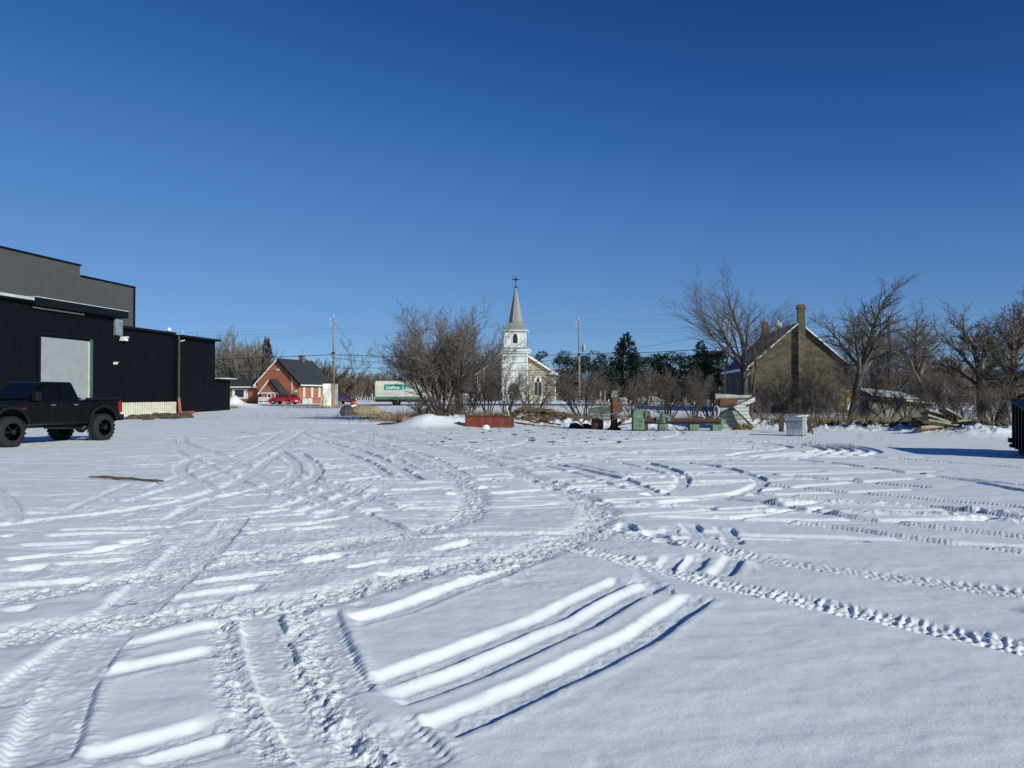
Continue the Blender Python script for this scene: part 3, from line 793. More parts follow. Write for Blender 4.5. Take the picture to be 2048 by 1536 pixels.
# ------------------------------------------------------------------ vehicles
def wheel(parent, c, R_, w, side, mt='rubber', rimm='rim', spokes=8, lugs=0):
    """side = +1/-1: direction (local y) in which the rim looks"""
    t = MB(); s = side
    prof = [(R_ * .58, -w / 2), (R_ * .80, -w / 2), (R_ * .95, -w * .42), (R_, -w * .3), (R_, w * .3), (R_ * .95, w * .42), (R_ * .80, w / 2), (R_ * .58, w / 2)]
    t.lathe(prof, 28, (0, 0, 0), 'y')
    if lugs:
        for i in range(lugs):
            a = 2 * PI * i / lugs
            Mx = Matrix.Rotation(a, 4, 'Y')
            t.box(-.035, .035, -w * .47, -w * .05, R_ * .97, R_ * 1.018, Mx)
            Mx = Matrix.Rotation(a + PI / lugs, 4, 'Y')
            t.box(-.035, .035, w * .05, w * .47, R_ * .97, R_ * 1.018, Mx)
    wo_ = thing('wheel', None, None, c); wo_.parent = parent
    t.build('tyre', M[mt], wo_, smooth=True)
    r = MB()
    r.lathe([(R_ * .60, -.03), (R_ * .60, .03)], 24, (0, s * w * .40, 0), 'y')
    for i in range(spokes):
        Mx = Matrix.Rotation(2 * PI * i / spokes, 4, 'Y')
        r.box(-R_ * .07, R_ * .07, min(s * w * .36, s * w * .5), max(s * w * .36, s * w * .5), R_ * .08, R_ * .56, Mx)
    r.lathe([(R_ * .16, -.03), (R_ * .12, .03)], 12, (0, s * w * .5, 0), 'y')
    r.build('rim', M[rimm], wo_)
    return wo_

def arc(cx, cz, r, a0, a1, n=9):
    return [(cx + r * math.cos(a0 + (a1 - a0) * i / n), cz + r * math.sin(a0 + (a1 - a0) * i / n)) for i in range(n + 1)]

def pickup():
    # local x runs from the front bumper (0) to the tailgate, y to the truck's own left, z up
    F = (-15.55, 24.8); ax = Vector((.30, .955, 0)).normalized()
    rot = math.atan2(ax.y, ax.x)
    L0 = Vector((F[0], F[1], 0)) - ax * 1.0 - Vector((ax.y, -ax.x, 0)) * .86   # origin on the centre line
    p = thing('pickup_truck', 'lifted black crew cab pickup parked nose-on before the roller door', 'truck', (L0.x, L0.y, gz(F[0], F[1]) - .01), rot)
    # after rotation local -y points to the right in the picture: that is the side one sees
    RW = .475; fx, rx = 1.0, 4.62
    def cut(cx): return arc(cx, .60, .60, PI - .1, .1)
    body = [(.06, .78)] + cut(fx) + cut(rx) + [(5.42, .82), (5.48, 1.47), (3.9, 1.45), (3.75, 1.44), (1.75, 1.40), (1.6, 1.44), (.55, 1.38), (.12, 1.27), (.03, 1.0)]
    m = MB(); m.prism(body, -.97, .97, 'y'); m.build('body', M['black_paint'], p, bevel=.05)
    # cab
    lo = dict(x0=1.62, x1=3.72, y=.93, z=1.43); hi = dict(x0=2.45, x1=3.50, y=.74, z=2.05)
    m = MB()
    b8 = [(lo['x0'], -lo['y'], lo['z'] - .04), (lo['x1'], -lo['y'], lo['z'] - .04), (lo['x1'], lo['y'], lo['z'] - .04), (lo['x0'], lo['y'], lo['z'] - .04),
          (hi['x0'], -hi['y'], hi['z']), (hi['x1'], -hi['y'], hi['z']), (hi['x1'], hi['y'], hi['z']), (hi['x0'], hi['y'], hi['z'])]
    m.hexa(b8); m.build('cab', M['black_paint'], p, bevel=.07, segs=3)
    def sidept(s, u, v):
        x = (lo['x0'] * (1 - v) + hi['x0'] * v) * (1 - u) + (lo['x1'] * (1 - v) + hi['x1'] * v) * u
        return Vector((x, s * ((lo['y'] * (1 - v) + hi['y'] * v) + .012), lo['z'] * (1 - v) + hi['z'] * v))
    for s in (-1, 1):
        for ua, ub in ((.16, .53), (.57, .93)):
            q = [sidept(s, ua, .08), sidept(s, ub, .08), sidept(s, ub, .86), sidept(s, max(ua, .10), .86)]
            n = Vector((0, s * .015, 0)); g = MB(); g.hexa([a - n for a in q] + [a + n * .2 for a in q]); g.build('side_window', M['glass_dark'], p)
        for x0_, x1_ in ((1.72, 2.72), (2.74, 3.62)):
            g = MB(); g.box(x0_, x1_, s * .972 - .004, s * .972 + .004, .84, 1.40); dd = g.build('door', M['black_paint'], p, bevel=.01)
            g = MB(); g.box(x1_ - .25, x1_ - .08, s * .985 - .012, s * .985 + .012, 1.27, 1.31); g.build('handle', M['chrome'], dd, bevel=.008)
        g = MB(); g.box(1.75, 1.87, min(s * .9, s * 1.0), max(s * .9, s * 1.0), 1.46, 1.5); g.box(1.72, 1.9, min(s * .99, s * 1.2), max(s * .99, s * 1.2), 1.44, 1.72); mm = g.build('wing_mirror', M['black_plastic'], p, bevel=.04)
        g = MB(); g.box(1.905, 1.915, min(s * 1.02, s * 1.17), max(s * 1.02, s * 1.17), 1.62, 1.7); g.build('mirror_glass', M['lamp_white'], mm)
        for cx in (fx, rx):
            pr = arc(cx, .62, .66, PI - .15, .15) + list(reversed(arc(cx, .60, .585, PI - .15, .15)))
            g = MB(); g.prism(pr, s * .955, s * 1.05, 'y'); g.build('fender_flare', M['black_plastic'], p, bevel=.02)
        g = MB(); g.box(.02, .3, min(s * .62, s * .98), max(s * .62, s * .98), 1.03, 1.22); g.build('headlight', M['lamp_white'], p, bevel=.03)
        g = MB(); g.box(.06, .33, min(s * .9, s * .985), max(s * .9, s * .985), 1.225, 1.30); g.build('turn_signal', M['amber'], p, bevel=.015)
        g = MB(); g.box(1.42, 1.54, s * .975 - .008, s * .975 + .008, 1.16, 1.21); g.build('marker_light', M['red_lens'], p, bevel=.005)
        g = MB(); g.box(5.32, 5.50, min(s * .80, s * .985), max(s * .80, s * .985), 1.0, 1.40); g.build('tail_light', M['red_lens'], p, bevel=.02)
        g = MB(); g.beam((1.75, s * .93, .70), (3.9, s * .93, .68), .16, .05); g.build('running_board', M['black_plastic'], p, bevel=.01)
    g = MB(); g.hexa([(1.70, -.80, 1.5), (1.72, -.80, 1.46), (1.72, .80, 1.46), (1.70, .80, 1.5), (2.38, -.68, 2.0), (2.4, -.68, 1.96), (2.4, .68, 1.96), (2.38, .68, 2.0)]); g.build('windshield', M['glass_dark'], p)
    g = MB(); g.hexa([(3.71, -.7, 1.52), (3.73, -.7, 1.52), (3.73, .7, 1.52), (3.71, .7, 1.52), (3.53, -.62, 1.97), (3.55, -.62, 1.97), (3.55, .62, 1.97), (3.53, .62, 1.97)]); g.build('rear_window', M['glass_dark'], p)
    g = MB(); g.box(-.06, .12, -.98, .98, .70, .95); g.build('front_bumper', M['black_plastic'], p, bevel=.05)
    g = MB(); g.box(-.02, .06, -.58, .58, .97, 1.26); gg = g.build('grille', M['black_plastic'], p, bevel=.02)
    g = MB(); [g.box(-.035, -.02, -.56, .56, 1.0 + k * .06, 1.02 + k * .06) for k in range(5)]; g.build('grille_bar', M['rim'], gg)
    g = MB(); g.box(5.44, 5.64, -.95, .95, .70, .92); g.build('rear_bumper', M['black_plastic'], p, bevel=.04)
    for s in (-1, 1): g = MB(); g.box(3.95, 5.46, min(s * .86, s * .99), max(s * .86, s * .99), 1.45, 1.52); g.build('bed_rail', M['black_plastic'], p, bevel=.02)
    g = MB(); g.tube((fx, -.75, RW), (fx, .75, RW), .07); g.tube((rx, -.75, RW), (rx, .75, RW), .08); g.rock((rx, 0, RW), .2, .2, .2, 1, rough=.02); g.beam((.3, -.4, .62), (5.4, -.4, .62), .1, .16); g.beam((.3, .4, .62), (5.4, .4, .62), .1, .16)
    g.build('chassis', M['oily'], p)
    g = MB(); g.tube((2.6, -.55, .55), (4.0, -.62, .5), .05, .05, 8); g.tube((4.0, -.62, .5), (4.25, -.62, .5), .11, .11, 10); g.build('exhaust', M['oily'], p, smooth=True)
    for cx in (fx, rx):
        for s in (-1, 1):
            wheel(p, (cx, s * .90, RW), RW, .33, s, 'rubber', 'rim', 8, 22)
    return p
pickup()

def car(name, label, loc, rot, paint, L=4.3, W=1.75, H=1.45, hatch=True):
    p = thing(name, label, 'car', loc, rot)
    rw = .31; fx, rx = .85, L - .8
    def cut(cx): return arc(cx, .36, .35, PI - .2, .2)
    body = [(.05, .24)] + cut(fx) + cut(rx) + [(L - .05, .3), (L, .62), (L - .06, .95), (L - .5, .98), (1.2, .92), (.35, .78), (.05, .62), (0, .42)]
    m = MB(); m.prism(body, -W / 2, W / 2, 'y'); m.build('body', M[paint], p, bevel=.07, segs=3)
    x0, x1, h0, h1 = 1.05, L - .15, 1.85, L - (.75 if hatch else .95)
    m = MB(); m.hexa([(x0, -W / 2 + .04, .9), (x1, -W / 2 + .04, .92), (x1, W / 2 - .04, .92), (x0, W / 2 - .04, .9), (h0, -W / 2 + .24, H), (h1, -W / 2 + .24, H - .03), (h1, W / 2 - .24, H - .03), (h0, W / 2 - .24, H)])
    m.build('cabin', M[paint], p, bevel=.08, segs=3)
    def sp(s, u, v):
        x = (x0 * (1 - v) + h0 * v) * (1 - u) + (x1 * (1 - v) + h1 * v) * u
        return Vector((x, s * ((W / 2 - .04) * (1 - v) + (W / 2 - .24) * v + .012), .91 * (1 - v) + H * v))
    for s in (-1, 1):
        for ua, ub in ((.14, .50), (.53, .86)):
            q = [sp(s, ua + .02, .12), sp(s, ub, .12), sp(s, ub - .02, .84), sp(s, ua, .84)]
            n = Vector((0, s * .015, 0)); g = MB(); g.hexa([a - n for a in q] + [a + n * .2 for a in q]); g.build('side_window', M['glass_blue'], p)
        g = MB(); g.box(.02, .32, min(s * W * .3, s * (W / 2 - .02)), max(s * W * .3, s * (W / 2 - .02)), .56, .72); g.build('headlight', M['lamp_white'], p, bevel=.03)
        g = MB(); g.box(L - .22, L + .0, min(s * W * .32, s * (W / 2 + .01)), max(s * W * .32, s * (W / 2 + .01)), .66, .92); g.build('tail_light', M['red_lens'], p, bevel=.03)
        g = MB(); g.box(1.5, 1.62, min(s * W * .48, s * (W / 2 + .16)), max(s * W * .48, s * (W / 2 + .16)), .92, 1.04); g.build('wing_mirror', M[paint], p, bevel=.03)
    g = MB(); q = [Vector((x1 + .0, -W / 2 + .2, 1.0)), Vector((x1, W / 2 - .2, 1.0)), Vector((h1 + .08, W / 2 - .3, H - .09)), Vector((h1 + .08, -W / 2 + .3, H - .09))]
    nn = Vector((.03, 0, .02)); g.hexa([a - nn for a in q] + [a + nn for a in q]); g.build('rear_window', M['glass_blue'], p)
    g = MB(); q = [Vector((x0 + .06, -W / 2 + .14, .95)), Vector((x0 + .06, W / 2 - .14, .95)), Vector((h0 - .06, W / 2 - .3, H - .05)), Vector((h0 - .06, -W / 2 + .3, H - .05))]
    nn = Vector((-.02, 0, .03)); g.hexa([a - nn for a in q] + [a + nn for a in q]); g.build('windshield', M['glass_blue'], p)
    g = MB(); g.box(L - .01, L + .012, -.26, .26, .42, .54); g.build('number_plate', M['white'], p)
    for cx in (fx, rx):
        for s in (-1, 1): wheel(p, (cx, s * (W / 2 - .11), rw), rw, .2, s, 'rubber', 'chrome', 6)
    return p

def text_mesh(body, size, name, mat_, parent, loc, rot, extr=.006, bold=.0, shear=0.0):
    cu = bpy.data.curves.new(name, 'FONT'); cu.body = body; cu.size = size; cu.extrude = extr; cu.offset = bold; cu.shear = shear
    cu.align_x = 'CENTER'; cu.align_y = 'CENTER'
    t = bpy.data.objects.new(name + '_tmp', cu); C.objects.link(t)
    dg = bpy.context.evaluated_depsgraph_get()
    me = bpy.data.meshes.new_from_object(t.evaluated_get(dg))
    bpy.data.objects.remove(t); bpy.data.curves.remove(cu)
    o = bpy.data.objects.new(name, me); C.objects.link(o)
    me.materials.clear(); me.materials.append(mat_)
    o.parent = parent; o.location = loc; o.rotation_euler = rot
    return o

x, y, z = gp(600, 111.5)
car('hatchback', 'bright red hatchback parked before the red brick building', (xat(543, 113), 113, gz(xat(543, 113), 113)), math.atan2(-.36, .93), 'car_red', 4.2, 1.75, 1.46)
car('parked_car', 'dark plum car seen from behind between pole and delivery van', (xat(703, 114.5), 114.5, gz(-22, 114)), math.atan2(-.88, -.47), 'car_plum', 4.5, 1.85, 1.55)

def delivery_van():
    D = 101.0
    x0 = xat(750, D)
    p = thing('delivery_van', 'white and green delivery van driving on the road behind the bare bush', 'van', (x0, D, gz(x0, D) + .012))
    L = 7.0; W = 2.3
    sec = [(0, .75), (0, 2.75), (.16, 3.0), (.4, 3.08), (W - .4, 3.08), (W - .16, 3.0), (W, 2.75), (W, .75)]
    m = MB(); m.prism(sec, 0, L - 1.0, 'x'); m.build('cargo_body', M['van_white'], p, bevel=.03)
    m = MB(); m.prism([(L - .995, .8), (L - .3, .8), (L, 1.0), (L, 1.55), (L - .35, 1.75), (L - .75, 2.9), (L - .995, 2.95)], .05, W - .05, 'y'); m.build('cab', M['van_white'], p, bevel=.05)
    m = MB(); m.box(0, L - .6, -.012, -.002, .72, 1.08); m.box(0, L - .6, W + .002, W + .012, .72, 1.08); m.build('lower_stripe', M['van_green'], p)
    m = MB(); m.box(0, L - 1.0, -.02, -.004, 1.40, 1.44); m.build('rub_rail', M['van_white'], p)
    m = MB(); m.box(.1, L - .4, .2, W - .2, .42, .745); m.build('chassis', M['oily'], p)
    m = MB(); m.box(-.14, -.003, .1, W - .1, .55, .72); m.build('rear_bumper', M['black_plastic'], p)
    m = MB(); m.box(-.05, -.004, .05, .2, 1.2, 1.75); m.build('tail_light', M['red_lens'], p)
    m = MB(); m.box(L - .9, L - .45, .035, .045, 1.75, 2.5); m.build('side_window', M['glass_blue'], p)
    s = MB(); s.box(1.15, 3.45, -.02, -.005, 1.93, 2.62); s = s.build('company_sign', M['teal'], p)
    text_mesh('UniFirst', .52, 'lettering', M['white'], s, (2.22, -.024, 2.22), (PI / 2, 0, 0), .004, .012, .12)
    g = MB(); g.lathe([(.32, 0), (.32, .02)], 24, (3.85, -.024, 2.28), 'y'); g.lathe([(.27, 0), (.27, .02)], 24, (4.35, -.024, 2.28), 'y'); lg = g.build('emblem', M['teal_pale'], p)
    g = MB(); g.prism(arc(3.85, 2.28, .27, PI * .5, PI * 1.5, 10) + [(3.95, 2.12), (3.8, 2.28), (3.95, 2.44)], -.034, -.027, 'y'); g.build('emblem_mark', M['teal'], lg); g = MB(); g.prism(arc(4.5, 2.3, .26, -1.2, 1.4, 8), -.034, -.027, 'y'); g.build('emblem_mark', M['teal'], lg)
    for cx in (2.55, L - 1.05):
        for s_, yy in ((-1, .16), (1, W - .16)): wheel(p, (cx, yy, .43), .43, .3, s_, 'oily', 'galv', 9)
        g = MB(); g.prism(arc(cx, .45, .56, 0, PI, 14) + list(reversed(arc(cx, .45, .50, 0, PI, 14))), -.03, .1, 'y'); g.build('wheel_arch', M['black_plastic'], p)
    return p
delivery_van()

# ------------------------------------------------------------------ red brick building with porch
def gable_poly(w, ze, zp): return [(-w, -.4), (w, -.4), (w, ze), (0, zp), (-w, ze)]

def roof_slab(m, w, ze, zp, y0, y1, t=.14, over=.45, side=0, lift=.02):
    """one or both slopes as slabs"""
    sl = (zp - ze) / w
    for s in ((-1, 1) if side == 0 else (side,)):
        xe = w + over; zE = ze - sl * over
        p = [(0, zp + lift), (s * xe, zE + lift), (s * xe, zE + t + lift), (0, zp + t + lift)]
        m.prism(p, y0, y1, 'y')
    return m

def brick_house():
    b = thing('brick_house', 'red brick chapel-like house with gabled porch and dark shingle roof', 'house', (-35.2, 120.9, .3), R(-15))
    w, ze, zp, L = 3.5, 3.25, 6.7, 10.0
    m = MB(); m.prism(gable_poly(w, ze, zp), 0, L, 'y'); m.build('wall', M['brick'], b)
    m = MB(); roof_slab(m, w, ze, zp, -.35, L + .3, .12, .45); rf = m.build('roof', M['shingle'], b)
    m = MB(); m.box(-.35, .35, 6.6, 7.3, zp - .7, zp + .75); m.box(-.42, .42, 6.53, 7.37, zp + .753, zp + .9); m.tube((0, 6.95, zp + .9), (0, 6.95, zp + 1.9), .03); m.build('chimney', M['brick_chimney'], rf)
    sl = (zp - ze) / w
    for s in (-1, 1):
        m = MB(); p = [(0, zp - .22), (s * (w + .5), ze - sl * .5 - .22), (s * (w + .5), ze - sl * .5 + .03), (0, zp + .03)]
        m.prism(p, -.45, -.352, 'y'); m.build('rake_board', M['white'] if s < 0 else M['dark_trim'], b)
        m = MB(); m.box(min(s * (w + .40), s * (w + .52)), max(s * (w + .40), s * (w + .52)), -.34, L + .3, ze - sl * .5 - .08, ze - sl * .5 + .10); m.build('gutter', M['white'], b)
    m = MB(); m.box(-.32, .32, -.03, .02, 4.95, 5.25); m.build('date_stone', M['cream_sheet'], b)
    m = MB(); m.tube((2.35, -.06, 1.9), (2.35, -.06, 4.1), .055); m.build('service_pipe', M['white'], b)
    m = MB(); m.box(2.1, 2.55, -.16, -.005, 1.45, 1.95); m.build('meter_box', M['galv'], b, bevel=.02)
    m = MB(); m.box(2.75, 3.3, -.03, .01, 1.75, 2.05); m.build('name_plate', M['white_soiled_or_shaded'], b)
    # narrow round-headed windows of the long side
    for yy in (1.5, 3.9, 6.2):
        f = MB(); pf = [(yy - .26, .95), (yy + .26, .95), (yy + .26, 2.3)] + arc(yy, 2.3, .26, .2, PI - .2, 6) + [(yy - .26, 2.3)]
        f.prism(pf, w + .005, w + .06, 'x'); f = f.build('window_frame', M['white'], b)
        g = MB(); pg = [(yy - .13, 1.1), (yy + .13, 1.1), (yy + .13, 2.25)] + arc(yy, 2.25, .13, .2, PI - .2, 5) + [(yy - .13, 2.25)]
        g.prism(pg, w + .062, w + .072, 'x'); g.build('pane', M['cream_sheet'], f)
    m = MB(); m.box(w + .25, w + .3, .5, 3.5, -.1, .8); m.tube((w + .27, .6, -.2), (w + .27, .6, .85), .04); m.tube((w + .27, 3.4, -.2), (w + .27, 3.4, .85), .04); m.build('sign_board', M['white_soiled_or_shaded'], b)
    # porch
    pw, pz, pp, pd = 1.45, 1.95, 3.6, 2.0
    m = MB(); m.prism([(x_ - .1, z_) for x_, z_ in gable_poly(pw, pz, pp)], -pd, -.003, 'y'); po = m.build('porch', M['brick'], b)
    m = MB(); roof_slab(m, pw, pz, pp, -pd - .3, -.01, .1, .35); o = m.build('porch_roof', M['shingle'], po); o.location.x = -.1
    for s in (-1, 1):
        sl2 = (pp - pz) / pw
        m = MB(); p = [(-.1, pp - .2), (-.1 + s * (pw + .4), pz - sl2 * .4 - .18), (-.1 + s * (pw + .4), pz - sl2 * .4 + .05), (-.1, pp + .05)]
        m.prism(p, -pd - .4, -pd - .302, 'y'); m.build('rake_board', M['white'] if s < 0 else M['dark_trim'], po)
    m = MB(); m.box(-1.95, 1.5, -pd - .12, -pd - .003, pz - .42, pz - .28); m.build('cornice', M['white'], po)
    for cx in (-.25, 1.0):
        f = MB(); f.box(cx - .34, cx + .34, -pd - .05, -pd - .004, .62, 1.5); f = f.build('window_frame', M['white'], po)
        g = MB(); g.box(cx - .2, cx + .27, -pd - .06, -pd - .052, .7, 1.42); g.build('pane', M['glass_blue'], f)
    m = MB()
    for zz in (.05, .45, .75): m.box(-1.85, -.1, -pd - .32, -pd - .25, zz, zz + .22)
    for xx in (-1.85, -1.0, -.12): m.tube((xx, -pd - .28, -.2), (xx, -pd - .28, 1.0), .04)
    m.build('ramp_railing', M['white'], b)
    # low wing on the left
    m = MB(); m.box(-11.5, -w - .003, .8, 7, -.4, 2.55); m.build('wing_wall', M['brick'], b)
    m = MB(); m.prism([(.3, 2.5), (7.3, 2.5), (3.8, 3.9)], -12, -w - .004, 'x'); m.build('wing_roof', M['shingle'], b)
    m = MB(); m.box(-12, -w + .1, .15, .297, 2.42, 2.6); m.build('wing_fascia', M['white'], b)
    f = MB(); f.box(-8.4, -5.7, .74, .797, .75, 2.2); f = f.build('window_frame', M['white'], b)
    g = MB(); g.box(-7.9, -6.35, .73, .738, .95, 2.1); g.build('pane', M['glass_blue'], f)
    return b
brick_house()

# ------------------------------------------------------------------ white church
def pointed(cx, w, z0, z1, n=7):
    """outline of a pointed arch: straight to the springing, then two arcs"""
    spring = z1 - w * .95
    r = []
    for i in range(n + 1):
        t = i / n; r.append((cx + w / 2 - w / 2 * t ** 1.55, spring + (z1 - spring) * math.sin(t * PI / 2) ** 1.0))
    l = [(2 * cx - a, b) for a, b in reversed(r[:-1])]
    return [(cx - w / 2, z0), (cx + w / 2, z0)] + r + l

def church():
    D = 120.0; x0 = xat(1029.5, D); z0 = gz(x0, D) - .05
    c = thing('church', 'small country church with white steeple, grey spire and cross', 'church', (x0, D, z0), R(-5))
    k = D / F_PX
    def zz(py): return EYE + (HOR - py) * k - z0
    tw = 1.83
    m = MB(); m.box(-tw, tw, 0, 3.7, -.3, zz(706)); m.build('tower_wall', M['white_board'], c)
    m = MB()
    for s in (-1, 1): m.box(s * tw - .12, s * tw + .12, -.06, .12, -.3, zz(706))
    m.build('corner_board', M['white'], c)
    m = MB(); m.box(-tw - .28, tw + .28, -.3, 3.95, zz(706) + .003, zz(702)); m.box(-tw - .42, tw + .42, -.45, 4.1, zz(702) + .003, zz(698)); m.build('cornice', M['white'], c)
    m = MB(); m.hexa([(-tw - .40, -.43, zz(698) + .003), (tw + .40, -.43, zz(698) + .003), (tw + .40, 4.08, zz(698) + .003), (-tw - .40, 4.08, zz(698) + .003), (-1.5, .3, zz(694.5)), (1.5, .3, zz(694.5)), (1.5, 3.35, zz(694.5)), (-1.5, 3.35, zz(694.5))]); m.build('cornice_roof', M['shingle_grey'], c)
    bw = 1.53; by0, by1 = .3, 3.36
    m = MB(); m.box(-bw, bw, by0, by1, zz(698), zz(660)); m.build('belfry_wall', M['white_board'], c)
    m = MB()
    for s in (-1, 1): m.box(s * bw - .1, s * bw + .1, by0 - .05, by0 + .1, zz(694), zz(660))
    m.build('corner_board', M['white'], c)
    cy = (by0 + by1) / 2
    f = MB(); f.prism(pointed(.05, 1.02, zz(687.5), zz(664)), by0 - .07, by0 - .003, 'y'); f = f.build('louvre_frame', M['white'], c)
    g = MB(); g.prism(pointed(.05, .74, zz(686), zz(666.5)), by0 - .085, by0 - .073, 'y'); g.build('louvre', M['louvre'], f)
    # flared skirt roof, then the eight-sided spire
    m = MB(); fl = 1.86
    m.box(-fl - .05, fl + .05, cy - fl - .05, cy + fl + .05, zz(661.5), zz(659.5)); m.build('eaves', M['white'], c)
    m = MB()
    rings = [(1.86, zz(659.4)), (1.5, zz(655)), (1.22, zz(650)), (1.02, zz(644))]
    vs = []; fs = []
    for r, z_ in rings: vs += [(-r, cy - r, z_), (r, cy - r, z_), (r, cy + r, z_), (-r, cy + r, z_)]
    for j in range(len(rings) - 1):
        for i in range(4): fs.append((j * 4 + i, j * 4 + (i + 1) % 4, (j + 1) * 4 + (i + 1) % 4, (j + 1) * 4 + i))
    fs += [(3, 2, 1, 0), (12, 13, 14, 15)]
    m.add(vs, fs); m.build('skirt_roof', M['shingle_grey'], c)
    m = MB(); n = 8; vs = []
    for r, z_ in ((1.22, zz(648)), (.14, zz(572))):
        for i in range(n):
            a = PI / 8 + 2 * PI * i / n; vs.append((r * math.cos(a), cy + r * math.sin(a), z_))
    m.add(vs, [(i, (i + 1) % n, n + (i + 1) % n, n + i) for i in range(n)] + [tuple(range(n, 2 * n))]); m.build('spire', M['shingle_grey'], c)
    m = MB(); m.tube((0, cy, zz(572)), (0, cy, zz(549.5)), .055, .045, 8); m.lathe([(.14, 0), (.2, .12), (.1, .3)], 8, (0, cy, zz(573)))
    zc = zz(555); m.beam((-.48, cy, zc), (.48, cy, zc), .09, .12)
    for s in (-1, 1):
        m.prism([(s * .48, zc - .14), (s * .60, zc), (s * .48, zc + .14)] if s > 0 else [(s * .48, zc + .14), (s * .60, zc), (s * .48, zc - .14)], cy - .05, cy + .05, 'y')
    m.prism([(-.14, zc + .36), (0, zc + .24), (.14, zc + .36), (0, zc + .5)], cy - .05, cy + .05, 'y')
    m.lathe([(.22, -.03), (.22, .03)], 16, (0, cy, zc), 'y')
    m.build('cross', M['rim'], c)
    # nave
    w, ze, zp, y0, y1 = 5.85, zz(743), zz(693), 2.4, 21
    m = MB(); m.prism(gable_poly(w, ze, zp), y0, y1, 'y'); m.build('nave_wall', M['stone'], c)
    m = MB(); roof_slab(m, w, ze, zp, y0 - .35, y1 + .3, .14, .5); m.build('nave_roof', M['shingle_grey'], c)
    sl = (zp - ze) / w
    for s in (-1, 1):
        m = MB(); p = [(0, zp - .28), (s * (w + .55), ze - sl * .55 - .28), (s * (w + .55), ze - sl * .55 + .03), (0, zp + .03)]
        m.prism(p, y0 - .5, y0 - .352, 'y')
        m.box(min(s * (w + .1), s * (w - .75)), max(s * (w + .1), s * (w - .75)), y0 - .48, y0 - .01, ze - .38, ze - .12)
        m.build('rake_board', M['white'], c)
        m = MB(); m.tube((s * (w + .08), y0 + .1, -.2), (s * (w + .08), y0 + .1, ze - .2), .09); m.build('downpipe', M['white'], c)
        cx = s * 3.35
        f = MB(); f.prism(pointed(cx, 1.26, zz(792), zz(750.5)), y0 - .06, y0 - .003, 'y'); f = f.build('window_frame', M['white'], c)
        for q in (-1, 1):
            g = MB(); g.prism(pointed(cx + q * .29, .52, zz(791.3), zz(763)), y0 - .075, y0 - .063, 'y'); g.build('pane', M['glass_blue'], f)
        g = MB(); g.prism([(cx - .27, zz(761)), (cx, zz(766)), (cx + .27, zz(761)), (cx, zz(751.8))], y0 - .075, y0 - .063, 'y'); g.build('pane', M['glass_blue'], f)
    # door under a pointed fanlight
    f = MB(); f.prism(pointed(-.08, 2.0, -.1, zz(764)), -.09, -.003, 'y'); f = f.build('door_frame', M['white'], c)
    g = MB(); g.prism([q for q in pointed(-.08, 1.78, zz(782), zz(766))], -.105, -.093, 'y'); g.build('fanlight', M['glass_blue'], f)
    g = MB()
    for aa in (-.4, 0, .4): g.beam((-.08, -.115, zz(782)), (-.08 + aa * 1.1, -.115, zz(770) - abs(aa) * 1.0), .05, .02, (0, 1, 0))
    g.build('fanlight_bar', M['white'], f)
    for s in (-1, 1):
        g = MB(); g.box(-.08 + s * .41 - .36, -.08 + s * .41 + .36, -.13, -.093, 0, zz(784)); dd = g.build('door', M['door_pale'], c)
        g = MB(); g.box(-.08 + s * .41 - .24, -.08 + s * .41 + .2, -.14, -.132, .7, zz(786)); g.build('pane', M['glass_blue'], dd)
    m = MB(); m.box(-1.5, 1.4, -1.2, -.1, -.3, .02); m.box(-1.9, 1.8, -1.7, -1.203, -.3, -.12); m.build('doorstep', M['concrete'], c)
    return c
church()

